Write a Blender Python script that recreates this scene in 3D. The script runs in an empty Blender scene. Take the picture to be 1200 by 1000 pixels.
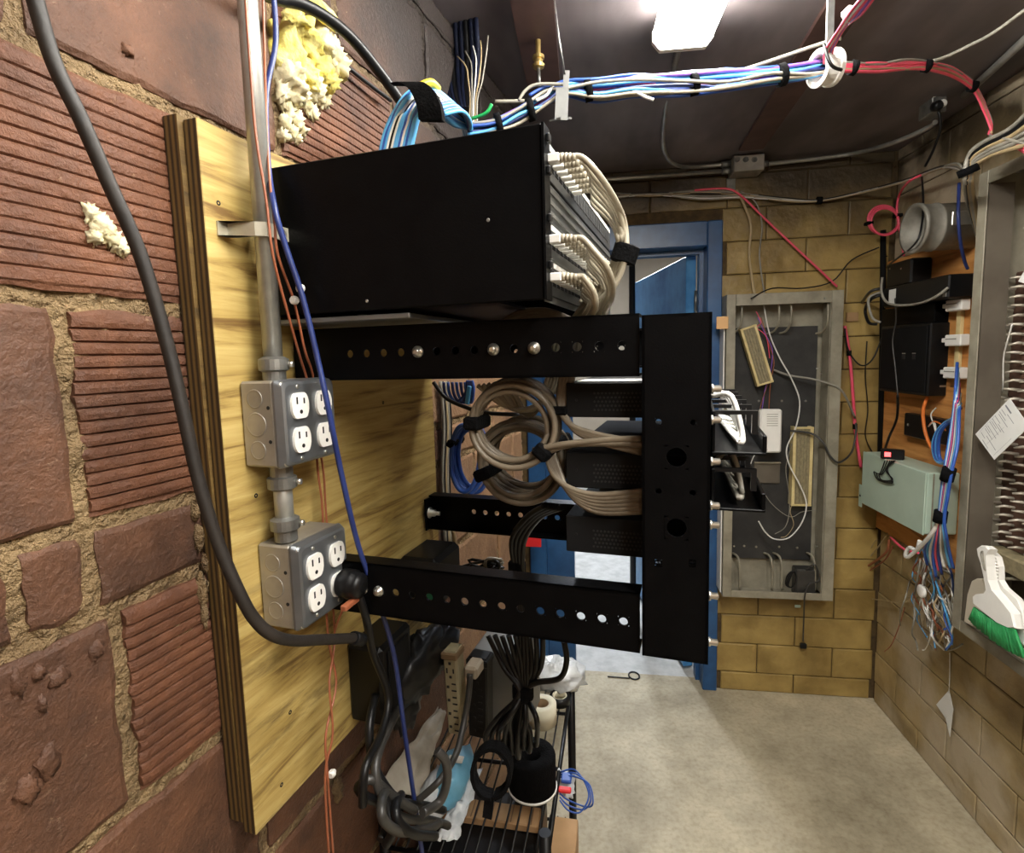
import bpy, bmesh, math, random
from mathutils import Vector, Matrix, noise
random.seed(7)
C = bpy.context.scene.collection
SC = bpy.context.scene

# ------------------------------------------------------------------ camera
FOC, CX, CY, EYE = 640.0, 600.0, 486.0, 1.5
_d = Vector((160.0, 6500.0 - CY, FOC)).normalized()
_up = -_d
_fw = (Vector((0, 0, 1)) - _up * _up.z).normalized()
_rt = _fw.cross(_up)
if _rt.x < 0: _rt = -_rt
RC = Matrix((_rt, _fw, _up))                       # camera (right, down, forward) -> world
EY = Vector((0, 0, EYE))
cam_data = bpy.data.cameras.new('camera'); cam = bpy.data.objects.new('camera', cam_data); C.objects.link(cam)
cam_data.sensor_fit = 'HORIZONTAL'; cam_data.sensor_width = 36.0
cam_data.lens = FOC / 1200 * 36; cam_data.shift_y = (CY - 500) / 1200; cam_data.clip_start = 0.02
_x = RC @ Vector((1, 0, 0)); _y = RC @ Vector((0, -1, 0)); _z = RC @ Vector((0, 0, -1))
_m = Matrix((_x, _y, _z)).transposed().to_4x4(); _m.translation = EY
cam.matrix_world = _m
SC.camera = cam
# ------------------------------------------------------------------ world, exposure
w = bpy.data.worlds.new('world'); SC.world = w; w.use_nodes = True
w.node_tree.nodes['Background'].inputs[0].default_value = (0.8, 0.9, 1, 1)
w.node_tree.nodes['Background'].inputs[1].default_value = 0.15
SC.view_settings.view_transform = 'Standard'; SC.view_settings.look = 'None'
SC.view_settings.exposure = 1.4; SC.view_settings.gamma = 1.0; SC.view_settings.use_curve_mapping = False
LAMP_STRENGTH = 26.0          # the fluorescent tubes' diffusers
HALL_STRENGTH = 60.0           # lamp of the hallway beyond the door
# ------------------------------------------------------------------ frames of reference
class Fr:
    def __init__(s, o, hd):
        h = math.radians(hd); s.o = Vector(o)
        s.x = Vector((math.cos(h), -math.sin(h), 0)); s.y = Vector((math.sin(h), math.cos(h), 0))
        s.R = Matrix((s.x, s.y, Vector((0, 0, 1)))).transposed()
        s.M = Matrix.Translation(s.o) @ s.R.to_4x4(); s.I = s.M.inverted()
    def w(s, p): return s.M @ Vector(p)
    def l(s, p): return s.I @ Vector(p)
def ray(px, py): return RC @ Vector(((px - CX) / FOC, (py - CY) / FOC, 1.0))
_r = ray(270, 480); _o = EY + _r * (0.6 / _r.y)
W = Fr((0, 0, 0), 0)
L = Fr((_o.x, _o.y, 0), 18.6)                      # left wall: x out of the wall, y along it
B = Fr((1.5095, 2.193, 0), 9.0)                    # back wall: x to the right, y into the wall
R = Fr((1.5095, 2.193, 0), 7.5)                    # right wall: x into the wall, y away from us
def hit(F, ax, val, px, py):                       # where the sight line meets a plane of a frame, world coords
    r = ray(px, py); n = F.x if ax == 0 else F.y
    k = ((F.o - EY).dot(n) + val) / r.dot(n)
    return EY + r * k
def pL(px, py, s=0.0): return hit(L, 0, s, px, py)
def pT(px, py, t): return hit(L, 1, t, px, py)
def pB(px, py, d=0.0): return hit(B, 1, -d, px, py)
def pR(px, py, d=0.0): return hit(R, 0, -d, px, py)
def pZ(px, py, z):
    r = ray(px, py); return EY + r * ((z - EYE) / r.z)
def pY(px, py, y):
    r = ray(px, py); return EY + r * (y / r.y)
def lL(px, py, s=0.0): return L.l(pL(px, py, s))
def lT(px, py, t): return L.l(pT(px, py, t))
def lB(px, py, d=0.0): return B.l(pB(px, py, d))
def lR(px, py, d=0.0): return R.l(pR(px, py, d))

# ------------------------------------------------------------------ materials
def lin(c):
    return tuple(((v / 255) / 12.92 if v / 255 <= 0.04045 else ((v / 255 + 0.055) / 1.055) ** 2.4) for v in c) + (1.0,)
def nt(name):
    m = bpy.data.materials.new(name); m.use_nodes = True
    t = m.node_tree; b = t.nodes['Principled BSDF']
    return m, t, b
def N(t, typ, **kw):
    n = t.nodes.new(typ)
    for k, v in kw.items():
        if k in n.inputs: n.inputs[k].default_value = v
        else: setattr(n, k, v)
    return n
def pm(name, c1, c2=None, scale=8.0, rough=0.6, metal=0.0, bump=0.0, bscale=None, stretch=(1, 1, 1), spec=None,
       rand=0.0, detail=4.0, ramp=(0.35, 0.65), dist=0.004, coat=0.0):
    m, t, b = nt(name); lk = t.links.new
    b.inputs['Roughness'].default_value = rough; b.inputs['Metallic'].default_value = metal
    if spec is not None: b.inputs['Specular IOR Level'].default_value = spec
    if coat: b.inputs['Coat Weight'].default_value = coat
    if c2 is None and not bump and not rand:
        b.inputs['Base Color'].default_value = lin(c1); return m
    tc = N(t, 'ShaderNodeTexCoord'); mp = N(t, 'ShaderNodeMapping'); mp.inputs['Scale'].default_value = stretch
    oi = N(t, 'ShaderNodeObjectInfo')
    ad = N(t, 'ShaderNodeVectorMath', operation='ADD'); sc = N(t, 'ShaderNodeVectorMath', operation='SCALE')
    cmb = N(t, 'ShaderNodeCombineXYZ')
    for i in range(3): lk(oi.outputs['Random'], cmb.inputs[i])
    lk(cmb.outputs[0], sc.inputs[0]); sc.inputs['Scale'].default_value = 37.0
    lk(tc.outputs['Object'], ad.inputs[0]); lk(sc.outputs[0], ad.inputs[1]); lk(ad.outputs[0], mp.inputs[0])
    no = N(t, 'ShaderNodeTexNoise'); no.inputs['Scale'].default_value = scale; no.inputs['Detail'].default_value = detail
    no.inputs['Roughness'].default_value = 0.62
    lk(mp.outputs[0], no.inputs['Vector'])
    rp = N(t, 'ShaderNodeValToRGB'); rp.color_ramp.elements[0].color = lin(c1); rp.color_ramp.elements[1].color = lin(c2 or c1)
    rp.color_ramp.elements[0].position, rp.color_ramp.elements[1].position = ramp
    lk(no.outputs[0], rp.inputs[0]); out = rp.outputs[0]
    if rand:
        hs = N(t, 'ShaderNodeHueSaturation'); mr = N(t, 'ShaderNodeMapRange')
        mr.inputs['To Min'].default_value = 1 - rand; mr.inputs['To Max'].default_value = 1 + rand
        lk(oi.outputs['Random'], mr.inputs[0]); lk(mr.outputs[0], hs.inputs['Value']); lk(out, hs.inputs['Color']); out = hs.outputs[0]
    lk(out, b.inputs['Base Color'])
    if bump:
        n2 = N(t, 'ShaderNodeTexNoise'); n2.inputs['Scale'].default_value = bscale or scale * 4; n2.inputs['Detail'].default_value = 5
        lk(mp.outputs[0], n2.inputs['Vector'])
        bu = N(t, 'ShaderNodeBump'); bu.inputs['Strength'].default_value = bump; bu.inputs['Distance'].default_value = dist
        lk(n2.outputs[0], bu.inputs['Height']); lk(bu.outputs[0], b.inputs['Normal'])
    return m
def emis(name, c, s):
    m, t, b = nt(name); b.inputs['Base Color'].default_value = lin(c)
    b.inputs['Emission Color'].default_value = lin(c); b.inputs['Emission Strength'].default_value = s
    return m
MT = {}
_unused = pm('unused_mortar', (96, 82, 58), (150, 134, 102), 55, 0.95, bump=1.0, bscale=160, dist=0.006)
def clay_mat(name, c1, c2, speck, shadeamt=.93):
    m, t, b = nt(name); lk = t.links.new
    ge = N(t, 'ShaderNodeNewGeometry'); oi = N(t, 'ShaderNodeObjectInfo')
    def noi(sc, det=5, rg=.65):
        n = N(t, 'ShaderNodeTexNoise'); n.inputs['Scale'].default_value = sc; n.inputs['Detail'].default_value = det; n.inputs['Roughness'].default_value = rg
        lk(ge.outputs['Position'], n.inputs['Vector']); return n.outputs[0]
    def ramp(v, p0, p1, a0, a1):
        r = N(t, 'ShaderNodeValToRGB'); r.color_ramp.elements[0].position = p0; r.color_ramp.elements[1].position = p1
        r.color_ramp.elements[0].color = a0; r.color_ramp.elements[1].color = a1; lk(v, r.inputs[0]); return r.outputs[0]
    def mix(f, x, y):
        q = N(t, 'ShaderNodeMix', data_type='RGBA'); lk(f, q.inputs[0]); lk(x, q.inputs[6])
        if isinstance(y, tuple): q.inputs[7].default_value = y
        else: lk(y, q.inputs[7])
        return q.outputs[2]
    col = ramp(noi(9, 8, .7), .32, .68, lin(c1), lin(c2))
    hs = N(t, 'ShaderNodeHueSaturation'); mr = N(t, 'ShaderNodeMapRange'); mr.inputs['To Min'].default_value = .88; mr.inputs['To Max'].default_value = 1.1
    lk(oi.outputs['Random'], mr.inputs[0]); lk(mr.outputs[0], hs.inputs['Value']); lk(col, hs.inputs['Color']); col = hs.outputs[0]
    W0, W1 = (0, 0, 0, 1), (1, 1, 1, 1)
    col = mix(ramp(noi(5, 6, .7), .56, .74, W0, (.55, .55, .55, 1)), col, lin((58, 44, 36)))       # dark scuffs
    col = mix(ramp(noi(70, 6, .75), .63, .74, W0, (.6, .6, .6, 1)), col, lin(speck))               # pale salt and mortar specks
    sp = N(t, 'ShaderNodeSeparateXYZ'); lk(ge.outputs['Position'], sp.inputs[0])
    # shade painted into the colour of the wall top, towards the back
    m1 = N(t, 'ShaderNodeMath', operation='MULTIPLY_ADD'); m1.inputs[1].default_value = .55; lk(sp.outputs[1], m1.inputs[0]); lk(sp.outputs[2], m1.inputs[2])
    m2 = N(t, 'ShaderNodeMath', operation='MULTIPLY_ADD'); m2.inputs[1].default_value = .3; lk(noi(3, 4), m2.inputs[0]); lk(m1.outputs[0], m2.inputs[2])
    m3 = N(t, 'ShaderNodeMapRange'); m3.inputs['From Min'].default_value = 2.55; m3.inputs['From Max'].default_value = 2.85; m3.inputs['To Max'].default_value = shadeamt; lk(m2.outputs[0], m3.inputs[0])
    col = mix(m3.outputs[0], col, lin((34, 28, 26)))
    lk(col, b.inputs['Base Color']); b.inputs['Roughness'].default_value = .66
    bu = N(t, 'ShaderNodeBump'); bu.inputs['Strength'].default_value = .7; bu.inputs['Distance'].default_value = .004
    ad = N(t, 'ShaderNodeMath', operation='ADD'); lk(noi(30, 6, .7), ad.inputs[0]); lk(noi(150, 3), ad.inputs[1]); lk(ad.outputs[0], bu.inputs['Height']); lk(bu.outputs[0], b.inputs['Normal'])
    return m
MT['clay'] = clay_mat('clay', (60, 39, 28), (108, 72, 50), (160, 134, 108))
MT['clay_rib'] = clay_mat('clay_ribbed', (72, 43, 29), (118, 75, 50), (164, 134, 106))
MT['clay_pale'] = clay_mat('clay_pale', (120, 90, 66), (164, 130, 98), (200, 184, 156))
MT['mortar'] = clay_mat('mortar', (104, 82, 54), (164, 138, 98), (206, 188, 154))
for n_ in MT['mortar'].node_tree.nodes:
    if n_.type == 'BUMP': n_.inputs['Strength'].default_value = 1.0; n_.inputs['Distance'].default_value = .012
MT['joint'] = pm('block_joint', (64, 50, 30), (92, 74, 44), 30, 0.95, bump=0.3)
MT['white'] = pm('white_plastic', (226, 224, 218), (240, 238, 232), 6, 0.42)
MT['slot'] = pm('dark_slot', (24, 23, 22), rough=0.8)
MT['galv'] = pm('galvanised_steel', (118, 118, 115), (150, 150, 146), 30, 0.42, 0.75, bump=0.08, bscale=60)
MT['emt'] = pm('conduit_steel', (150, 150, 145), (178, 178, 172), 20, 0.34, 0.6)
MT['boxsteel'] = pm('box_steel', (150, 146, 138), (176, 171, 161), 14, 0.46, 0.6)
MT['coversteel'] = pm('cover_steel', (128, 132, 136), (150, 153, 156), 10, 0.4, 0.8)
MT['screw'] = pm('screw_steel', (200, 198, 190), rough=0.28, metal=0.9)
MT['black'] = pm('black_powder_coat', (6, 6, 7), (9, 9, 10), 40, 0.38, bump=0.06, bscale=500, spec=0.09)
MT['blackmatte'] = pm('black_matte', (12, 12, 12), (17, 17, 18), 20, 0.7, spec=0.2)
MT['blackplastic'] = pm('black_plastic', (13, 13, 14), (19, 19, 20), 14, 0.38, spec=0.3)
MT['velcro'] = pm('velcro', (8, 8, 9), (16, 16, 17), 90, 0.95, bump=0.5, bscale=300, spec=0.1)
MT['rubber'] = pm('rubber_cable', (25, 21, 18), (38, 32, 27), 30, 0.55, bump=0.15)
MT['blackcable'] = pm('black_cable', (12, 12, 13), (20, 20, 21), 30, 0.4, spec=.35)
MT['greycord'] = pm('grey_cord', (44, 43, 41), (60, 58, 55), 30, 0.4)
MT['patch'] = pm('patch_cord', (144, 136, 118), (172, 164, 145), 20, 0.42)
MT['coil'] = pm('taupe_cable', (92, 82, 68), (120, 109, 92), 20, 0.42)
MT['blue'] = pm('blue_cable', (38, 74, 150), (50, 88, 168), 20, 0.38)
MT['dblue'] = pm('deep_blue_cable', (30, 44, 98), (42, 58, 116), 20, 0.4)
MT['shadeblue'] = pm('shaded_blue_cable', (14, 18, 34), (20, 26, 46), 20, 0.5, spec=.2)  # blue cable with the shade put into its colour
MT['lblue'] = pm('light_blue_cable', (80, 158, 214), (98, 174, 226), 20, 0.38)
MT['whitec'] = pm('white_cable', (214, 212, 206), (228, 226, 220), 20, 0.4)
MT['purple'] = pm('purple_cable', (132, 86, 178), rough=0.4)
MT['pink'] = pm('pink_cable', (226, 74, 100), (234, 92, 116), 20, 0.4)
MT['orange'] = pm('orange_cable', (228, 124, 52), rough=0.4)
MT['yellow'] = pm('yellow_cable', (226, 204, 60), rough=0.4)
MT['green'] = pm('green_cable', (36, 160, 84), rough=0.4)
MT['greyc'] = pm('grey_cable', (128, 124, 114), (150, 146, 134), 20, 0.5)
MT['tanc'] = pm('tan_cable', (168, 148, 112), rough=0.5)
MT['copper'] = pm('copper_wire', (136, 78, 52), (158, 92, 62), 30, 0.4)
MT['frame'] = pm('grey_cabinet_enamel', (124, 118, 102), (152, 146, 128), 12, 0.48, bump=0.08, rand=0.02)
MT['taupe'] = pm('taupe_enamel', (82, 74, 64), (98, 90, 78), 6, 0.55)
MT['board'] = pm('black_backboard', (34, 33, 32), (62, 60, 57), 9, 0.7, bump=0.1, ramp=(0.4, 0.85))
MT['enclosure'] = pm('pale_green_enamel', (172, 192, 175), (184, 203, 186), 4, 0.42)
MT['blockcream'] = pm('block_cream', (196, 176, 122), (216, 198, 146), 20, 0.5)
MT['blockgrey'] = pm('block_olive', (120, 110, 84), (148, 136, 104), 60, 0.6)
MT['bluepaint'] = pm('blue_paint', (26, 62, 104), (44, 88, 136), 5, 0.34, bump=0.15, bscale=20)
MT['leafpaint'] = pm('blue_door_paint', (48, 112, 172), (84, 148, 200), 7, 0.4, bump=0.1)
MT['beige'] = pm('hall_wall', (150, 138, 120), (160, 148, 130), 3, 0.8)
MT['hallfloor'] = pm('hall_floor', (168, 168, 164), (192, 192, 188), 12, 0.8)
MT['foam'] = pm('expanding_foam', (196, 184, 142), (226, 216, 182), 40, 0.9, bump=0.6, bscale=90)
MT['wool'] = pm('yellow_insulation', (214, 196, 84), (238, 226, 150), 30, 0.95, bump=0.8, bscale=140)
MT['paper'] = pm('paper', (214, 214, 210), (226, 226, 222), 6, 0.75)
MT['ink'] = pm('grey_ink', (120, 122, 126), rough=0.8)
MT['card'] = pm('cardboard', (160, 126, 88), (178, 142, 102), 9, 0.85)
MT['bagblue'] = pm('blue_plastic', (92, 158, 190), (120, 180, 208), 14, 0.3, bump=0.3, bscale=40)
MT['film'] = pm('clear_plastic_bag', (184, 188, 190), (220, 224, 226), 18, 0.2, bump=0.6, bscale=40)
MT['wrap'] = pm('grey_plastic_sheet', (118, 110, 98), (164, 156, 142), 10, 0.35, bump=0.5, bscale=22)
MT['tape'] = pm('masking_tape', (206, 200, 176), (218, 212, 190), 12, 0.7)
MT['core'] = pm('tape_core', (120, 96, 68), rough=0.8)
MT['bristle'] = pm('green_bristle', (26, 122, 62), (46, 150, 84), 60, 0.6)
MT['red'] = pm('red_plastic', (214, 40, 44), rough=0.45)
MT['beigestrip'] = pm('beige_power_strip', (134, 124, 98), (150, 140, 112), 6, 0.5)
MT['steelbox'] = pm('grey_steel_case', (112, 114, 114), (136, 138, 138), 5, 0.4, 0.5)
MT['pin'] = pm('tinned_pin', (164, 154, 138), (200, 192, 178), 30, 0.4, 0.4)
MT['pinbase'] = pm('brown_phenolic', (74, 52, 42), (96, 68, 54), 30, 0.6)
MT['led'] = emis('red_led', (255, 60, 60), 3.0)
MT['lamp'] = emis('lamp_diffuser', (255, 252, 244), LAMP_STRENGTH)
MT['halllamp'] = emis('hall_lamp', (235, 243, 255), HALL_STRENGTH)
MT['ductsteel'] = pm('dull_duct_steel', (122, 118, 108), (150, 146, 136), 14, 0.6, 0.35, bump=.1)
MT['strapsteel'] = pm('plated_strap', (176, 170, 148), (198, 194, 178), 30, 0.35, 0.45)
MT['hangsteel'] = pm('zinc_hanger', (84, 84, 82), (104, 104, 101), 20, 0.5, 0.3)
MT['brass'] = pm('brass', (190, 164, 104), rough=0.35, metal=0.8)
MT['deepbrown'] = pm('brown_board', (66, 46, 42), (86, 62, 56), 10, 0.6, stretch=(1, 1, 1))
MT['slate'] = pm('dark_patch_panel', (60, 62, 64), (84, 86, 88), 30, 0.35, 0.3)

def ply_mat(name, c1, c2, c3, stretch, streaks=False):
    m, t, b = nt(name); lk = t.links.new
    tc = N(t, 'ShaderNodeTexCoord'); mp = N(t, 'ShaderNodeMapping'); mp.inputs['Scale'].default_value = stretch
    lk(tc.outputs['Object'], mp.inputs[0])
    n1 = N(t, 'ShaderNodeTexNoise'); n1.inputs['Scale'].default_value = 3.0; n1.inputs['Detail'].default_value = 7; n1.inputs['Roughness'].default_value = 0.65
    n1.inputs['Distortion'].default_value = 0.6
    lk(mp.outputs[0], n1.inputs['Vector'])
    rp = N(t, 'ShaderNodeValToRGB'); e = rp.color_ramp.elements
    e[0].position = 0.32; e[0].color = lin(c1); e[1].position = 0.68; e[1].color = lin(c3)
    k = rp.color_ramp.elements.new(0.46); k.color = lin(c2)
    lk(n1.outputs[0], rp.inputs[0])
    bu = N(t, 'ShaderNodeBump'); bu.inputs['Strength'].default_value = 0.3; bu.inputs['Distance'].default_value = 0.002
    lk(n1.outputs[0], bu.inputs['Height']); lk(bu.outputs[0], b.inputs['Normal'])
    b.inputs['Roughness'].default_value = 0.62
    # layered edge grain where the surface normal points along the board (edges)
    ge = N(t, 'ShaderNodeTexCoord'); sx = N(t, 'ShaderNodeSeparateXYZ'); lk(ge.outputs['Normal'], sx.inputs[0])
    ab = N(t, 'ShaderNodeMath', operation='ABSOLUTE'); lk(sx.outputs[0], ab.inputs[0])
    lt = N(t, 'ShaderNodeMath', operation='LESS_THAN'); lt.inputs[1].default_value = 0.5; lk(ab.outputs[0], lt.inputs[0])
    so = N(t, 'ShaderNodeSeparateXYZ'); lk(tc.outputs['Object'], so.inputs[0])
    mu = N(t, 'ShaderNodeMath', operation='MULTIPLY'); mu.inputs[1].default_value = 2 * math.pi / 0.0072; lk(so.outputs[0], mu.inputs[0])
    si = N(t, 'ShaderNodeMath', operation='SINE'); lk(mu.outputs[0], si.inputs[0])
    r2 = N(t, 'ShaderNodeValToRGB'); r2.color_ramp.elements[0].position = 0.0; r2.color_ramp.elements[0].color = lin((40, 28, 12))
    r2.color_ramp.elements[1].position = 1.0; r2.color_ramp.elements[1].color = lin((104, 80, 40))
    ma = N(t, 'ShaderNodeMath', operation='MULTIPLY_ADD'); ma.inputs[1].default_value = 0.5; ma.inputs[2].default_value = 0.5
    lk(si.outputs[0], ma.inputs[0]); lk(ma.outputs[0], r2.inputs[0])
    mp2 = N(t, 'ShaderNodeMapping'); mp2.inputs['Rotation'].default_value = (math.radians(-38), 0, 0); mp2.inputs['Scale'].default_value = (1, 2.2, 14); lk(tc.outputs['Object'], mp2.inputs[0])
    n3 = N(t, 'ShaderNodeTexNoise'); n3.inputs['Scale'].default_value = 2.6; n3.inputs['Detail'].default_value = 6; n3.inputs['Roughness'].default_value = .7; lk(mp2.outputs[0], n3.inputs['Vector'])
    r3 = N(t, 'ShaderNodeValToRGB'); r3.color_ramp.elements[0].position = .5; r3.color_ramp.elements[1].position = .68; lk(n3.outputs[0], r3.inputs[0])
    zz = N(t, 'ShaderNodeMapRange'); zz.inputs['From Min'].default_value = .48; zz.inputs['From Max'].default_value = .08; zz.inputs['To Max'].default_value = .95 if streaks else 0.0
    s2 = N(t, 'ShaderNodeSeparateXYZ'); lk(tc.outputs['Object'], s2.inputs[0]); lk(s2.outputs[2], zz.inputs[0])
    mm = N(t, 'ShaderNodeMath', operation='MULTIPLY'); lk(r3.outputs[0], mm.inputs[0]); lk(zz.outputs[0], mm.inputs[1])
    mst = N(t, 'ShaderNodeMix', data_type='RGBA'); lk(mm.outputs[0], mst.inputs[0]); lk(rp.outputs[0], mst.inputs[6]); mst.inputs[7].default_value = lin((84, 66, 34))
    mx = N(t, 'ShaderNodeMix', data_type='RGBA'); lk(lt.outputs[0], mx.inputs[0]); lk(mst.outputs[2], mx.inputs[6]); lk(r2.outputs[0], mx.inputs[7])
    lk(mx.outputs[2], b.inputs['Base Color'])
    return m
MT['ply'] = ply_mat('plywood', (112, 84, 40), (172, 146, 82), (200, 177, 113), (1.0, 1.3, 17.0), True)
MT['ply_dark'] = ply_mat('weathered_plywood', (70, 52, 24), (98, 76, 38), (120, 96, 52), (1.0, 1.3, 17.0))
MT['plyorange'] = ply_mat('orange_plywood', (134, 84, 38), (194, 132, 68), (220, 162, 96), (1.0, 0.9, 8.0))

def soot_block(name, c1, c2, soot, greydir=False):
    m, t, b = nt(name); lk = t.links.new
    tc = N(t, 'ShaderNodeTexCoord'); oi = N(t, 'ShaderNodeObjectInfo'); ge = N(t, 'ShaderNodeNewGeometry')
    n1 = N(t, 'ShaderNodeTexNoise'); n1.inputs['Scale'].default_value = 7; n1.inputs['Detail'].default_value = 5
    lk(ge.outputs['Position'], n1.inputs['Vector'])
    rp = N(t, 'ShaderNodeValToRGB'); rp.color_ramp.elements[0].color = lin(c1); rp.color_ramp.elements[1].color = lin(c2)
    rp.color_ramp.elements[0].position = .36; rp.color_ramp.elements[1].position = .64
    lk(n1.outputs[0], rp.inputs[0])
    hs = N(t, 'ShaderNodeHueSaturation'); mr = N(t, 'ShaderNodeMapRange'); mr.inputs['To Min'].default_value = .9; mr.inputs['To Max'].default_value = 1.08
    lk(oi.outputs['Random'], mr.inputs[0]); lk(mr.outputs[0], hs.inputs['Value']); lk(rp.outputs[0], hs.inputs['Color'])
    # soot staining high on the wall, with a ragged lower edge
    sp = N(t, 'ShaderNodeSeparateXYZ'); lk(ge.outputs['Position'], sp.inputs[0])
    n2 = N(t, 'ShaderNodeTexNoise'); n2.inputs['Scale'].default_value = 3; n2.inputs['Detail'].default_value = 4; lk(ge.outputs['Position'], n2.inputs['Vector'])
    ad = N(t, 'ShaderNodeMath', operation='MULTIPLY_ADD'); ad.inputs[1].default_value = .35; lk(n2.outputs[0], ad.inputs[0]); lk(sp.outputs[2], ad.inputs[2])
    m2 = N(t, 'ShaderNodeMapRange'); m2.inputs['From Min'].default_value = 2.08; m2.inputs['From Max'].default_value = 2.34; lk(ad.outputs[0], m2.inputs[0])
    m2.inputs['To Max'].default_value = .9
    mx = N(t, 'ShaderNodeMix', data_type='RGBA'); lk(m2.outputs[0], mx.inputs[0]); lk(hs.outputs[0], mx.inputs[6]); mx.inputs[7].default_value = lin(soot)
    col = mx.outputs[2]
    if greydir:   # whitish salt bloom low on the wall
        n3 = N(t, 'ShaderNodeTexNoise'); n3.inputs['Scale'].default_value = 4; n3.inputs['Detail'].default_value = 6; lk(ge.outputs['Position'], n3.inputs['Vector'])
        r3 = N(t, 'ShaderNodeValToRGB'); r3.color_ramp.elements[0].position = .45; r3.color_ramp.elements[1].position = .62
        r3.color_ramp.elements[0].color = (0, 0, 0, 1); r3.color_ramp.elements[1].color = (.85, .85, .85, 1); lk(n3.outputs[0], r3.inputs[0])
        mx3 = N(t, 'ShaderNodeMix', data_type='RGBA'); lk(r3.outputs[0], mx3.inputs[0]); lk(col, mx3.inputs[6]); mx3.inputs[7].default_value = lin((184, 170, 146))
        col = mx3.outputs[2]
    lk(col, b.inputs['Base Color'])
    b.inputs['Roughness'].default_value = .5
    n4 = N(t, 'ShaderNodeTexNoise'); n4.inputs['Scale'].default_value = 22; n4.inputs['Detail'].default_value = 4; lk(ge.outputs['Position'], n4.inputs['Vector'])
    bu = N(t, 'ShaderNodeBump'); bu.inputs['Strength'].default_value = .6; bu.inputs['Distance'].default_value = .012
    lk(n4.outputs[0], bu.inputs['Height']); lk(bu.outputs[0], b.inputs['Normal'])
    return m
MT['block'] = soot_block('painted_block', (132, 108, 58), (170, 144, 84), (46, 38, 30))
MT['block2'] = soot_block('stained_block', (136, 116, 78), (172, 150, 106), (46, 38, 30), True)

def floor_mat():
    m, t, b = nt('concrete_floor'); lk = t.links.new
    ge = N(t, 'ShaderNodeNewGeometry')
    n1 = N(t, 'ShaderNodeTexNoise'); n1.inputs['Scale'].default_value = 2.2; n1.inputs['Detail'].default_value = 8; n1.inputs['Roughness'].default_value = .7
    n2 = N(t, 'ShaderNodeTexNoise'); n2.inputs['Scale'].default_value = 65; n2.inputs['Detail'].default_value = 7
    lk(ge.outputs['Position'], n1.inputs['Vector']); lk(ge.outputs['Position'], n2.inputs['Vector'])
    r1 = N(t, 'ShaderNodeValToRGB'); r1.color_ramp.elements[0].position = .3; r1.color_ramp.elements[1].position = .68
    r1.color_ramp.elements[0].color = lin((132, 122, 100)); r1.color_ramp.elements[1].color = lin((200, 189, 162)); lk(n1.outputs[0], r1.inputs[0])
    r2 = N(t, 'ShaderNodeValToRGB'); r2.color_ramp.elements[0].position = .3; r2.color_ramp.elements[1].position = .55
    r2.color_ramp.elements[0].color = (.82, .80, .76, 1); r2.color_ramp.elements[1].color = (1, 1, 1, 1); lk(n2.outputs[0], r2.inputs[0])
    mx = N(t, 'ShaderNodeMix', data_type='RGBA', blend_type='MULTIPLY'); mx.inputs[0].default_value = 1
    lk(r1.outputs[0], mx.inputs[6]); lk(r2.outputs[0], mx.inputs[7]); lk(mx.outputs[2], b.inputs['Base Color'])
    b.inputs['Roughness'].default_value = .7
    bu = N(t, 'ShaderNodeBump'); bu.inputs['Strength'].default_value = .25; bu.inputs['Distance'].default_value = .003
    lk(n2.outputs[0], bu.inputs['Height']); lk(bu.outputs[0], b.inputs['Normal'])
    return m
MT['floor'] = floor_mat()
MT['ceiling'] = pm('sooty_ceiling_board', (80, 73, 75), (128, 119, 120), 3.5, 0.5, bump=0.3, bscale=9, stretch=(1, .35, 1), dist=0.01)
MT['plaster'] = pm('plain_wall', (128, 104, 80), (146, 122, 96), 3, 0.8)

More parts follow.
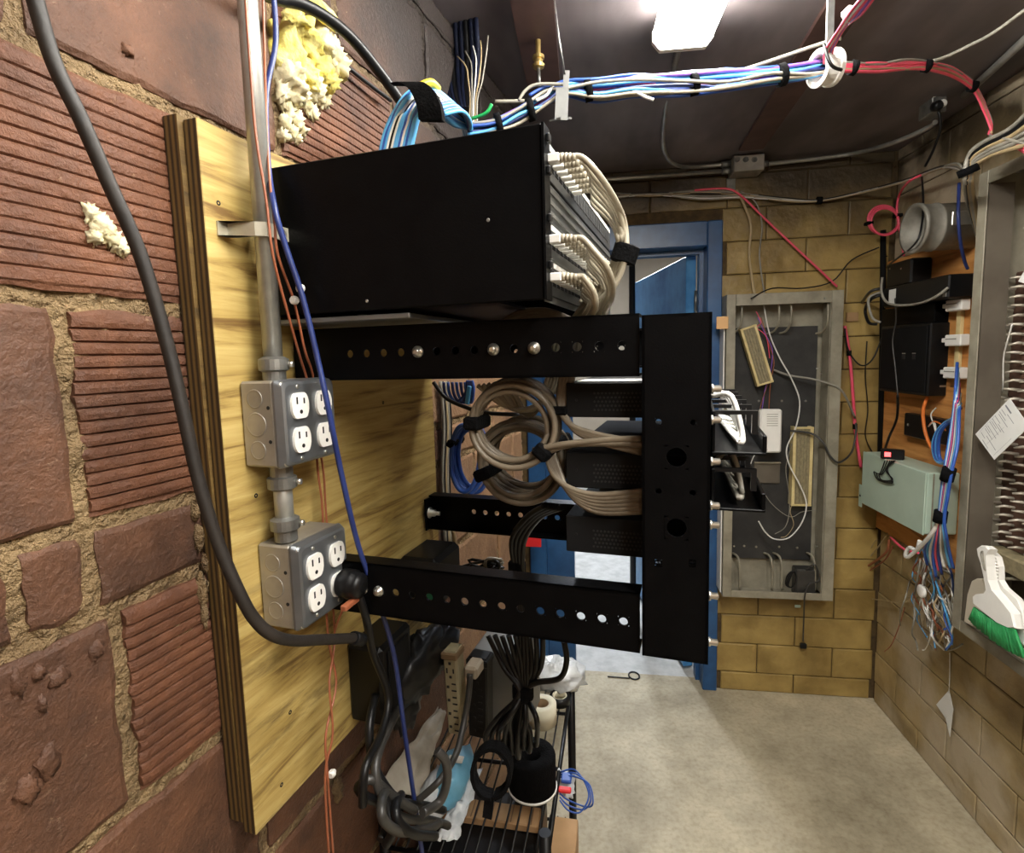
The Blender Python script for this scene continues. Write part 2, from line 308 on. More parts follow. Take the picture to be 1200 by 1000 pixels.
# ------------------------------------------------------------------ mesh helpers
WM = {}
class M:
    """collects geometry in the coordinates of one frame"""
    def __init__(s, F=W): s.F, s.v, s.f, s.smooth = F, [], [], set()
    def add(s, vs, fs, smooth=False):
        b = len(s.v); s.v += [Vector(p) for p in vs]
        for f in fs:
            if smooth: s.smooth.add(len(s.f))
            s.f.append(tuple(b + i for i in f))
        return s
    def box(s, a, b, bev=0.0):
        x0, y0, z0 = (min(a[i], b[i]) for i in range(3)); x1, y1, z1 = (max(a[i], b[i]) for i in range(3))
        c = Vector(((x0 + x1) / 2, (y0 + y1) / 2, (z0 + z1) / 2)); h = Vector(((x1 - x0) / 2, (y1 - y0) / 2, (z1 - z0) / 2))
        return s.obox(c, (Vector((1, 0, 0)), Vector((0, 1, 0)), Vector((0, 0, 1))), h, bev)
    def obox(s, c, ax, h, bev=0.0):
        bev = min(bev, min(h) * .9); vs = []; idx = {}
        S = [(i, j, k) for i in (-1, 1) for j in (-1, 1) for k in (-1, 1)]
        def P(q): return c + ax[0] * q[0] + ax[1] * q[1] + ax[2] * q[2]
        if bev <= 0:
            for q in S: idx[q] = len(vs); vs.append(P((q[0] * h[0], q[1] * h[1], q[2] * h[2])))
            fs = []
            for d in range(3):
                for sg in (-1, 1):
                    e = [i for i in range(3) if i != d]
                    ring = []
                    for a_, b_ in ((-1, -1), (1, -1), (1, 1), (-1, 1)):
                        q = [0, 0, 0]; q[d] = sg; q[e[0]] = a_; q[e[1]] = b_; ring.append(idx[tuple(q)])
                    fs.append(ring)
            return s.add(vs, fs)
        for q in S:
            for d in range(3):
                r = [q[i] * (h[i] - (0 if i == d else bev)) for i in range(3)]
                idx[q, d] = len(vs); vs.append(P(r))
        fs = []
        for d in range(3):
            e = [i for i in range(3) if i != d]
            for sg in (-1, 1):
                ring = []
                for a_, b_ in ((-1, -1), (1, -1), (1, 1), (-1, 1)):
                    q = [0, 0, 0]; q[d] = sg; q[e[0]] = a_; q[e[1]] = b_; ring.append(idx[tuple(q), d])
                fs.append(ring)
            for a_ in (-1, 1):
                for b_ in (-1, 1):
                    q0 = [0, 0, 0]; q1 = [0, 0, 0]; q0[d] = -1; q1[d] = 1
                    for q in (q0, q1): q[e[0]] = a_; q[e[1]] = b_
                    q0, q1 = tuple(q0), tuple(q1)
                    fs.append([idx[q0, e[0]], idx[q1, e[0]], idx[q1, e[1]], idx[q0, e[1]]])
        for q in S: fs.append([idx[q, 0], idx[q, 1], idx[q, 2]])
        return s.add(vs, fs)
    def bar(s, p, q, wd, th, side=(0, 0, 1), bev=0.0):
        """a bar from p to q; wd across 'side x axis', th along side"""
        p, q = Vector(p), Vector(q); a = (q - p); ln = a.length; a.normalize(); sd = Vector(side)
        u = a.cross(sd).normalized(); v = u.cross(a).normalized()
        return s.obox((p + q) / 2, (a, u, v), Vector((ln / 2, wd / 2, th / 2)), bev)
    def tube(s, pts, r, n=8, sub=5, world=True, closed=False, smooth=True):
        P = [s.F.l(p) if world else Vector(p) for p in pts]
        if sub > 1 and len(P) > 2: P = crom(P, sub, closed)
        k = len(P); vs = []; fs = []; up = None
        for i in range(k):
            a = P[(i + 1) % k if closed else min(i + 1, k - 1)] - P[(i - 1) % k if closed else max(i - 1, 0)]
            if a.length < 1e-9: a = Vector((0, 0, 1))
            a.normalize()
            if up is None:
                up = a.orthogonal().normalized()
            up = (up - a * up.dot(a))
            up = up.normalized() if up.length > 1e-6 else a.orthogonal().normalized()
            sd = a.cross(up); rr = r[min(i, len(r) - 1)] if isinstance(r, (list, tuple)) else r
            for j in range(n):
                t = 2 * math.pi * j / n; vs.append(P[i] + up * (math.cos(t) * rr) + sd * (math.sin(t) * rr))
        for i in range(k if closed else k - 1):
            i2 = (i + 1) % k
            for j in range(n):
                fs.append((i * n + j, i * n + (j + 1) % n, i2 * n + (j + 1) % n, i2 * n + j))
        s.add(vs, fs, smooth)
        if not closed:
            b = len(s.v) - len(vs)
            s.f.append(tuple(b + j for j in range(n))); s.f.append(tuple(b + (k - 1) * n + j for j in range(n)))
        return s
    def rod(s, p, q, r, n=12): return s.tube([p, q], r, n, 1, False)
    def lathe(s, base, axis, prof, n=20, smooth=True):
        """prof: (radius, height along axis) pairs; closed profile ends become caps"""
        base = Vector(base); a = Vector(axis).normalized(); u = a.orthogonal().normalized(); v = a.cross(u); vs = []; fs = []
        for r, h in prof:
            for j in range(n):
                t = 2 * math.pi * j / n; vs.append(base + a * h + (u * math.cos(t) + v * math.sin(t)) * max(r, 1e-5))
        k = len(prof)
        for i in range(k - 1):
            for j in range(n): fs.append((i * n + j, i * n + (j + 1) % n, (i + 1) * n + (j + 1) % n, (i + 1) * n + j))
        s.add(vs, fs, smooth); b = len(s.v) - len(vs)
        if prof[0] != prof[-1]:
            s.f.append(tuple(b + j for j in range(n))); s.f.append(tuple(b + (k - 1) * n + j for j in range(n)))
        return s
    def prism(s, poly, o, u, v, d, smooth=False):
        """poly of (a, b) in the plane o + a u + b v, extruded by vector d"""
        o, u, v, d = Vector(o), Vector(u), Vector(v), Vector(d); n = len(poly)
        vs = [o + u * a + v * b for a, b in poly] + [o + u * a + v * b + d for a, b in poly]
        return s.add(vs, [tuple(range(n)), tuple(range(n, 2 * n))] + [(i, (i + 1) % n, n + (i + 1) % n, n + i) for i in range(n)])
    def plate(s, o, u, v, nrm, us, vs_, holes, th, seg=14):
        """rectangular plate us x vs_ with round holes [(cu, cv, r)], thickness th along nrm"""
        o, u, v, nrm = Vector(o), Vector(u), Vector(v), Vector(nrm)
        gu = sorted(set([us[0], us[1]] + [round(h[0] + k * h[2] * 1.25, 6) for h in holes for k in (-1, 1)]))
        gv = sorted(set([vs_[0], vs_[1]] + [round(h[1] + k * h[2] * 1.25, 6) for h in holes for k in (-1, 1)]))
        P = lambda a, b, k: o + u * a + v * b + nrm * (th * k)
        for i in range(len(gu) - 1):
            for j in range(len(gv) - 1):
                cu, cv = (gu[i] + gu[i + 1]) / 2, (gv[j] + gv[j + 1]) / 2; hh = None
                for h in holes:
                    if abs(h[0] - cu) < h[2] and abs(h[1] - cv) < h[2]: hh = h
                a0, a1, b0, b1 = gu[i], gu[i + 1], gv[j], gv[j + 1]
                if hh is None:
                    for k in (0, 1): s.add([P(a0, b0, k), P(a1, b0, k), P(a1, b1, k), P(a0, b1, k)], [(0, 1, 2, 3)])
                else:
                    ring = [2 * math.pi * q / seg for q in range(seg)]; sq = []
                    for t in ring:
                        c, sn = math.cos(t), math.sin(t); m = max(abs(c), abs(sn))
                        sq.append((hh[0] + c / m * (a1 - a0) / 2, hh[1] + sn / m * (b1 - b0) / 2))
                    ci = [(hh[0] + math.cos(t) * hh[2], hh[1] + math.sin(t) * hh[2]) for t in ring]
                    cor = []
                    for k in (0, 1):
                        s.add([P(*p, k) for p in sq] + [P(*p, k) for p in ci], [(q, (q + 1) % seg, seg + (q + 1) % seg, seg + q) for q in range(seg)])
                    s.add([P(*p, 0) for p in ci] + [P(*p, 1) for p in ci], [(q, (q + 1) % seg, seg + (q + 1) % seg, seg + q) for q in range(seg)])
        c = [P(us[0], vs_[0], 0), P(us[1], vs_[0], 0), P(us[1], vs_[1], 0), P(us[0], vs_[1], 0), P(us[0], vs_[0], 1), P(us[1], vs_[0], 1), P(us[1], vs_[1], 1), P(us[0], vs_[1], 1)]
        return s.add(c, [(0, 1, 5, 4), (1, 2, 6, 5), (2, 3, 7, 6), (3, 0, 4, 7)])
    def lump(s, c, rad, amp=.3, fr=3.0, seed=0, seg=14, rings=9, ax=None):
        """an irregular rounded lump"""
        c = Vector(c); vs = []; fs = []; ax = ax or (Vector((1, 0, 0)), Vector((0, 1, 0)), Vector((0, 0, 1)))
        for i in range(rings + 1):
            ph = math.pi * i / rings
            for j in range(seg):
                th = 2 * math.pi * j / seg; d = Vector((math.sin(ph) * math.cos(th), math.sin(ph) * math.sin(th), math.cos(ph)))
                k = 1 + amp * (noise.noise(d * fr + Vector((seed * 7.3, seed * 3.1, 0))) + .5 * noise.noise(d * fr * 2.7 + Vector((0, seed * 5.7, 1))))
                vs.append(c + ax[0] * (d.x * rad[0] * k) + ax[1] * (d.y * rad[1] * k) + ax[2] * (d.z * rad[2] * k))
        for i in range(rings):
            for j in range(seg): fs.append((i * seg + j, i * seg + (j + 1) % seg, (i + 1) * seg + (j + 1) % seg, (i + 1) * seg + j))
        return s.add(vs, fs, True)
    def grid(s, fn, nu, nv, smooth=True):
        vs = [fn(i / nu, j / nv) for j in range(nv + 1) for i in range(nu + 1)]
        return s.add(vs, [(j * (nu + 1) + i, j * (nu + 1) + i + 1, (j + 1) * (nu + 1) + i + 1, (j + 1) * (nu + 1) + i) for j in range(nv) for i in range(nu)], smooth)
    def mesh(s, name, c, mat, recalc=True):
        me = bpy.data.meshes.new(name); me.from_pydata([tuple(p - c) for p in s.v], [], s.f)
        if s.smooth:
            for i in s.smooth: me.polygons[i].use_smooth = True
        if recalc:
            bm = bmesh.new(); bm.from_mesh(me); bmesh.ops.remove_doubles(bm, verts=bm.verts, dist=1e-6)
            bmesh.ops.recalc_face_normals(bm, faces=bm.faces); bm.to_mesh(me); bm.free()
        me.materials.append(mat); return me
    def build(s, name, mat, parent=None, recalc=True):
        lo = [min(p[i] for p in s.v) for i in range(3)]; hi = [max(p[i] for p in s.v) for i in range(3)]
        c = Vector(((lo[0] + hi[0]) / 2, (lo[1] + hi[1]) / 2, lo[2]))
        o = bpy.data.objects.new(name, s.mesh(name, c, MT[mat] if isinstance(mat, str) else mat, recalc))
        return put(o, s.F.M @ Matrix.Translation(c), parent)
def put(o, mw, parent=None):
    C.objects.link(o); WM[o.name] = mw
    if parent is not None:
        o.parent = parent; o.matrix_parent_inverse = WM[parent.name].inverted()
    o.matrix_basis = mw
    return o
def crom(P, sub, closed=False):
    out = []; k = len(P)
    for i in range(k if closed else k - 1):
        if closed: p0, p1, p2, p3 = P[(i - 1) % k], P[i], P[(i + 1) % k], P[(i + 2) % k]
        else: p0, p1, p2, p3 = P[max(i - 1, 0)], P[i], P[i + 1], P[min(i + 2, k - 1)]
        for q in range(sub):
            t = q / sub; out.append(.5 * ((2 * p1) + (p2 - p0) * t + (2 * p0 - 5 * p1 + 4 * p2 - p3) * t * t + (3 * p1 - p0 - 3 * p2 + p3) * t ** 3))
    if not closed: out.append(P[-1])
    return out
def tag(o, label=None, cat=None, group=None, kind=None):
    if label: o['label'] = label
    if cat: o['category'] = cat
    if group: o['group'] = group
    if kind: o['kind'] = kind
    return o
def thing(name, label, cat, at, F=W, group=None):
    """an Empty at the thing's base (at: world point)"""
    o = bpy.data.objects.new(name, None); o.empty_display_size = .05
    put(o, Matrix.Translation(Vector(at)) @ F.R.to_4x4()); return tag(o, label, cat, group)
def clone(o, mw, parent=None):
    """copy of a thing with its parts and sub-parts, set at a new world matrix"""
    old = WM[o.name]; c = o.copy(); C.objects.link(c); WM[c.name] = mw
    if parent is not None: c.parent = parent; c.matrix_parent_inverse = WM[parent.name].inverted()
    c.matrix_basis = mw
    dlt = mw @ old.inverted()
    for ch in list(o.children): clone(ch, dlt @ WM[ch.name], c)
    return c
def moved(o, v): return Matrix.Translation(Vector(v)) @ WM[o.name]
def jit(p, a): return Vector(p) + Vector((random.uniform(-a, a), random.uniform(-a, a), random.uniform(-a, a)))
def cable(name, pts, r, mat, label=None, cat='cable', group=None, parent=None, n=8, sub=5):
    o = M().tube(pts, r, n, sub).build(name, mat, parent)
    if parent is None: tag(o, label, cat, group)
    return o
ORD = ['first', 'second', 'third', 'fourth', 'fifth', 'sixth', 'seventh', 'eighth', 'ninth', 'tenth', 'eleventh', 'twelfth', 'thirteenth', 'fourteenth']

# ================================================================== THE SETTING
CEIL = 2.25
S0 = -0.04                                           # face of the clay tiles, behind the backboard
def struct(o): o['kind'] = 'structure'; return o
def left_mortar():
    m = M(L); t0, t1 = -.6, 1.2; nu, nv = 250, 310
    def fn(a, b):
        t = t0 + (t1 - t0) * a; z = CEIL * b
        k = noise.noise(Vector((t * 26, z * 26, 0))) * .004 + noise.noise(Vector((t * 90, z * 90, 3))) * .0045
        return Vector((S0 - .0055 + k, t, z))
    m.grid(fn, nu, nv, False); m.box((S0 - .3, t0, 0), (S0 - .03, t1, CEIL)); return m
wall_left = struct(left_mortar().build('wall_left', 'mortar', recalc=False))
def clay(t0, t1, z0, z1, rib, seed):
    m = M(L); ribs = 15 if z1 - z0 > .12 else 6; vs = []; eu, ev = .006 / (t1 - t0), .005 / (z1 - z0)
    us = [0, eu] + [eu + (1 - 2 * eu) * i / 12 for i in range(1, 12)] + [1 - eu, 1]
    if rib:
        vv = [(0, -.003)]
        for k in range(ribs):
            for f_, d_ in ((0, -.0034), (.13, .0002), (.5, .0010), (.87, .0005)):
                vv.append((ev + (1 - 2 * ev) * (k + f_) / ribs, d_ * rib))
        vv += [(1 - ev, 0), (1, -.003)]
    else: vv = [(0, -.003)] + [(ev + (1 - 2 * ev) * i / 9, 0) for i in range(10)] + [(1, -.003)]
    nu, nv = len(us) - 1, len(vv) - 1
    for j, (b, d_) in enumerate(vv):
        for i, a in enumerate(us):
            t = t0 + (t1 - t0) * a; z = z0 + (z1 - z0) * b
            e = noise.noise(Vector((t * 45 + seed, z * 45, 0))) + .5 * noise.noise(Vector((t * 120 + seed, z * 120, 4))); e2 = noise.noise(Vector((t * 45, z * 45 + seed, 9))) + .5 * noise.noise(Vector((t * 120, z * 120, seed)))
            if i <= 1 or i >= nu - 1: t += e * .0045
            if j <= 1 or j >= nv - 1: z += e2 * .004
            s = S0 + noise.noise(Vector((t * 12, z * 12, seed))) * .0018 + d_ * (1 + .4 * e if rib and 0 < j < nv else 1)
            if i in (0, nu): s -= .003
            vs.append(Vector((s, t, z)))
    m.add(vs, [(j * (nu + 1) + i, j * (nu + 1) + i + 1, (j + 1) * (nu + 1) + i + 1, (j + 1) * (nu + 1) + i) for j in range(nv) for i in range(nu)], False)
    ring = [i for i in range(nu + 1)] + [(j * (nu + 1) + nu) for j in range(1, nv + 1)] + [nv * (nu + 1) + i for i in range(nu - 1, -1, -1)] + [j * (nu + 1) for j in range(nv - 1, 0, -1)]
    n = len(ring); m.add([vs[i] for i in ring] + [Vector((S0 - .03, vs[i].y, vs[i].z)) for i in ring], [(q, (q + 1) % n, n + (q + 1) % n, n + q) for q in range(n)])
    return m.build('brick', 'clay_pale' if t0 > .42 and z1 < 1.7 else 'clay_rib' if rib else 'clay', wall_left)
G = .0075
zs = [0, .14, .35, .56, .643, .853, 1.063, 1.27, 1.354, 1.56, 1.771, 1.98, 2.19, CEIL]
js = {0: [-.35, -.05, .25, .55, .85, 1.15], 1: [-.2, .1, .4, .7, 1.0], 2: [-.35, -.05, .25, .55, .85], 3: [-.4, -.1, .2, .5, .8],
      4: [-.3, .0, .3, .6, .9], 5: [-.27, .04, .34, .64, .94], 6: [-.415, -.115, .19, .49, .79, 1.09], 7: [-.35, -.192, -.133, .17, .32, .62, .92],
      8: [-.435, -.135, .165, .47, .77, 1.07], 9: [-.25, .05, .35, .65, .95], 10: [-.442, -.142, .158, .46, .76, 1.06], 11: [-.3, .0, .3, .6, .9], 12: [-.4, -.1, .2, .5, .8, 1.1]}
ribbed = {(6, 2): 1, (8, 2): 1, (9, 0): .55, (9, 1): .55, (10, 3): .7, (5, 4): 0, (9, 2): .5}
for ci in range(len(zs) - 1):
    ed = [-.58] + js[ci] + [1.19]
    for k in range(len(ed) - 1):
        if ed[k + 1] - ed[k] < .04: continue
        clay(ed[k] + G, ed[k + 1] - G, zs[ci] + G, zs[ci + 1] - G, ribbed.get((ci, k), 0), ci * 11 + k)
# the rest of the left side: the room behind the camera and the recess beside the door
struct(M(L).box((S0 - .3, -3.6, 0), (S0 - .01, -.602, CEIL)).build('wall_left_rear', 'plaster'))
struct(M(L).box((S0 - .7, 1.2, 0), (S0 - .31, 2.4, CEIL)).build('wall_left_recess', 'plaster'))

DXR, DXL, DTOP = -.640, -1.459, 2.028                # outer edges of the door frame on the back wall
def back_core():
    m = M(B)
    m.box((DXR - .01, .008, 0), (.3, .15, CEIL)); m.box((DXL + .01, .008, DTOP - .01), (DXR - .01, .15, CEIL)); m.box((-2.6, .008, 0), (DXL + .01, .15, CEIL)); return m
wall_back = struct(back_core().build('wall_back', 'joint'))
def right_core(): return M(R).box((.008, -2.2, 0), (.2, .15, CEIL))
wall_right = struct(right_core().build('wall_right', 'joint'))
BH, BL, JG = .1326, .305, .0022
_cache = {}
def block_mesh(ln, ht, axis, var, mat):
    key = (round(ln, 3), round(ht, 3), axis, var)
    if key in _cache: return _cache[key]
    m = M(); us = [0, .004 / ln, .25, .5, .75, 1 - .004 / ln, 1]; vv = [0, .004 / ht, .35, .65, 1 - .004 / ht, 1]; nu, nv = 6, 5; rnd = random.Random(str(key))
    def P(a, b):
        e = 0 if 0 < a < 1 and 0 < b < 1 else .0018
        d = e + rnd.uniform(-.0006, .0006)
        return Vector((ln * (a - .5), d, ht * b)) if axis == 'x' else Vector((d, ln * (a - .5), ht * b))
    vs = [P(a, b) for b in vv for a in us]
    m.add(vs, [(j * (nu + 1) + i, j * (nu + 1) + i + 1, (j + 1) * (nu + 1) + i + 1, (j + 1) * (nu + 1) + i) for j in range(nv) for i in range(nu)], False)
    rg = list(range(nu + 1)) + [j * (nu + 1) + nu for j in range(1, nv + 1)] + [nv * (nu + 1) + i for i in range(nu - 1, -1, -1)] + [j * (nu + 1) for j in range(nv - 1, 0, -1)]
    n = len(rg); back = [Vector((p.x, .012, p.z)) if axis == 'x' else Vector((.012, p.y, p.z)) for p in (vs[i] for i in rg)]
    m.add([vs[i] for i in rg] + back, [(q, (q + 1) % n, n + (q + 1) % n, n + q) for q in range(n)])
    me = m.mesh('brick', Vector((0, 0, 0)), MT[mat], recalc=True); _cache[key] = me; return me
def lay(F, axis, spans_fn, origin, parent, mat):
    z = 0; k = 0; hs = [.086] + [BH] * 17
    for k, h in enumerate(hs):
        z1 = min(z + h, CEIL)
        if z1 - z < .03: break
        off = origin if k % 2 == 0 else origin - BL / 2
        for a0, a1 in spans_fn((z + z1) / 2):
            q = off - math.ceil((off - a0) / BL) * BL
            while q < a1:
                b0, b1 = max(q, a0), min(q + BL, a1)
                if b1 - b0 > .03:
                    me = block_mesh(b1 - b0 - 2 * JG, z1 - z - 2 * JG, axis, random.randrange(3), mat)
                    o = bpy.data.objects.new('brick', me); c = (b0 + b1) / 2
                    put(o, F.M @ Matrix.Translation((c, 0, z + JG) if axis == 'x' else (0, c, z + JG)), parent)
                q += BL
        z = z1
lay(B, 'x', lambda z: [(DXR, -.004)] + ([] if z < DTOP else []) if z < DTOP else [(-1.75, -.004)], -.012, wall_back, 'block')
lay(R, 'y', lambda z: [(-1.45, -.004)], -.01, wall_right, 'block2')
struct(M(R).box((-.002, -3.6, 0), (.2, -2.2, CEIL)).build('wall_right_rear', 'plaster'))
struct(M(B).box((-4.2, -4.0, 0), (1.2, -3.85, CEIL)).build('wall_front', 'plaster'))
struct(M(B).box((-4.2, -4.0, -.06), (.6, .08, 0)).build('floor', 'floor'))
ceiling = struct(M(B).box((-4.2, -4.0, CEIL), (.6, .15, CEIL + .08)).build('ceiling', 'ceiling'))
# battens over the ceiling joints
for (a, b, wd) in (((880, 174), (994, 0), .085), ((618, -40), (640, 120), .09)):
    p, q = pZ(*a, CEIL - .006), pZ(*b, CEIL - .006); q = p + (q - p) * (1.6 if a[0] > 700 else 1.0)
    M().bar(p, q, wd, .012).build('batten', 'deepbrown', ceiling)
# ---- door
door = thing('door_1', None, None, B.w((-1.05, .05, 0)), B); struct(door)
m = M(B); m.box((DXR - .06, -.018, 0), (DXR, .15, DTOP), .004); m.box((DXL, -.018, 0), (DXL + .075, .15, DTOP - .001), .004)
m.box((DXL + .075, -.018, DTOP - .10), (DXR - .06, .15, DTOP), .004)
m.build('door_frame', 'bluepaint', door)
m = M(B); m.box((DXR - .078, .06, 0), (DXR - .06, .11, DTOP - .10)); m.box((DXL + .075, .06, 0), (DXL + .095, .11, DTOP - .10)); m.box((DXL + .095, .06, DTOP - .118), (DXR - .078, .11, DTOP - .10))
m.build('door_stop', 'bluepaint', door)
struct(M(B).box((DXL + .075, -.012, 0), (DXL + .2, .05, DTOP - .102), .003).build('trim_1', 'bluepaint'))
hinge = B.w((DXR - .075, .13, 0)); D = Fr(hinge, -2.0)
M(D).box((-.045, .01, .02), (0, .9, 1.915), .003).build('door_leaf', 'leafpaint', door)
for z in (.3, 1.05, 1.72): M(D).rod((-.004, .0, z - .045), (-.004, .0, z + .045), .008).build('hinge', 'galv', door)
# ---- hallway beyond
struct(M(B).box((-3.5, .081, -.06), (1.6, 5.2, -.002)).build('floor_hallway', 'hallfloor'))
struct(M(B).box((-3.5, 3.9, 0), (1.6, 4.0, 2.6)).build('wall_hallway', 'beige'))
struct(M(B).box((1.5, .16, 0), (1.6, 3.9, 2.6)).build('wall_hallway_right', 'beige'))
struct(M(B).box((-3.5, .16, 0), (-3.4, 3.9, 2.6)).build('wall_hallway_left', 'beige'))
struct(M(B).box((-3.5, .16, 2.6), (1.6, 4.0, 2.66)).build('ceiling_hallway', 'beige'))
t = thing('hallway_light', 'long white ceiling lamp of the hallway beyond the blue door', 'lamp', B.w((-1.1, 1.9, 2.56)), B)
M(B).box((-1.2, 1.3, 2.57), (-1.0, 2.5, 2.6), .004).build('lamp_body', 'white', t)
M(B).box((-1.19, 1.31, 2.55), (-1.01, 2.49, 2.57), .006).build('diffuser', 'halllamp', t)
p = pY(741, 412, 3.0); tag(M().rod((p.x, p.y, 0), (p.x, p.y, 2.6), .017, 14).build('pipe', 'blackplastic'), 'thin black upright pipe standing in the hallway behind the doorway', 'pipe')

# ================================================================== CEILING LAMPS
p0, p1, q0 = pZ(768, 57, 2.175), pZ(829, 63, 2.175), pZ(783, 0, 2.175)
ax = (q0 - p0); ax.z = 0; ax.normalize(); wd = (p1 - p0).length; mid = (p0 + p1) / 2; LAX = Fr((mid.x, mid.y, 0), math.degrees(math.atan2(-ax.x, -ax.y)))

def lamp(label, y0, LAX):
    t = thing('ceiling_lamp', label, 'lamp', LAX.w((0, y0 - .6, 2.175)), LAX)
    h = wd / 2
    m = M(LAX); m.box((-h * .8, y0 - 1.21, 2.215), (h * .8, y0 - .01, 2.246), .004); m.build('lamp_body', 'white', t)
    m = M(LAX); prof = [(-h, 2.214), (-h, 2.195), (-h * .75, 2.178), (h * .75, 2.178), (h, 2.195), (h, 2.214)]
    m.prism([(a, b) for a, b in prof], (0, y0 - 1.2, 0), (1, 0, 0), (0, 0, 1), (0, 1.185, 0)); m.build('diffuser', 'lamp', t)
    m = M(LAX); prof = [(-h * 1.03, 2.216), (-h * 1.03, 2.194), (-h * .78, 2.174), (h * .78, 2.174), (h * 1.03, 2.194), (h * 1.03, 2.216)]
    m.prism(prof, (0, y0 - .014, 0), (1, 0, 0), (0, 0, 1), (0, .014, 0)); m.build('end_cap', 'white', t)
    return t
lamp('lit white fluorescent strip lamp hanging under the dark ceiling', 0.0, LAX)
lamp('fluorescent strip lamp further back along the ceiling, over the photographer', 0, Fr(R.w((-.62, -2.1, 0)), 7.5))

# ================================================================== PLYWOOD BACKBOARD
bb = thing('backboard', 'double layer of pale yellow plywood fixed to the brick wall behind the rack', 'board', L.w((0, .24, .947)), L)
M(L).box((-.0185, -.013, .947), (0, .49, 1.752), .0008).build('plywood_sheet', 'ply', bb)
m = M(L); m.prism([(-.019, 1.756), (.485, 1.756), (.485, .958), (-.0125, .958)], (-.0385, 0, 0), (0, 1, 0), (0, 0, 1), (.019, 0, 0)); m.build('plywood_sheet', 'ply_dark', bb)
for (px, py) in ((256, 238), (300, 581), (340, 835), (330, 920), (449, 472)):
    p = lL(px, py, .0); M(L).lathe((-.001, p.y, p.z), (1, 0, 0), [(.0028, 0), (.0028, .0012), (.0012, .0013), (.001, .0004)], 10).build('screw', 'slot', bb)
# ================================================================== CONDUIT AND OUTLET BOXES ON THE BOARD
CT = .037
cd = thing('conduit', 'galvanised conduit running down the plywood into the upper outlet box', 'conduit', L.w((.03, CT, 1.478)), L)
M(L).rod((.03, CT, 1.49), (.03, CT, CEIL), .0105, 20).build('pipe', 'emt', cd)
def connector(par, z, up=1):
    m = M(L).lathe((.03, CT, z), (0, 0, up), [(.0128, 0), (.0128, .012), (.0165, .014), (.0165, .026), (.013, .028), (.0112, .029)], 20, False)
    m.build('connector', 'galv', par)
    M(L).rod((.045, CT + .006, z + up * .02), (.0505, CT + .008, z + up * .02), .0035, 10).build('set_screw', 'screw', par)
connector(cd, 1.478)
c2 = thing('conduit', 'short galvanised conduit nipple joining the two outlet boxes', 'conduit', L.w((.03, CT, 1.292)), L)
M(L).rod((.03, CT, 1.30), (.03, CT, 1.38), .0105, 20).build('pipe', 'emt', c2)
connector(c2, 1.3815, -1); connector(c2, 1.292, 1)
st = thing('pipe_strap', 'small steel pipe strap clamping the conduit to the plywood', 'clamp', L.w((0, .03, 1.642)), L)
m = M(L); z0, z1 = 1.637, 1.652
prof = [(0.0, .001), (0.0, .014), (.014, .016), (.034, .019), (.0435, .026), (.0435, .062), (.0412, .062), (.0412, .028), (.033, .0225), (.018, .0215), (.002, .018), (.002, .001)]
m.prism(prof, (0, 0, z0), (1, 0, 0), (0, 1, 0), (0, 0, z1 - z0)); m.build('strap', 'strapsteel', st)
M(L).lathe((.043, .05, (z0 + z1) / 2), (1, 0, 0), [(.005, 0), (.005, .002), (.003, .0035)], 12).build('screw', 'screw', st)
M(L).rod((.036, .056, (z0 + z1) / 2), (.036, .066, (z0 + z1) / 2), .0045, 10).build('bolt', 'screw', st)

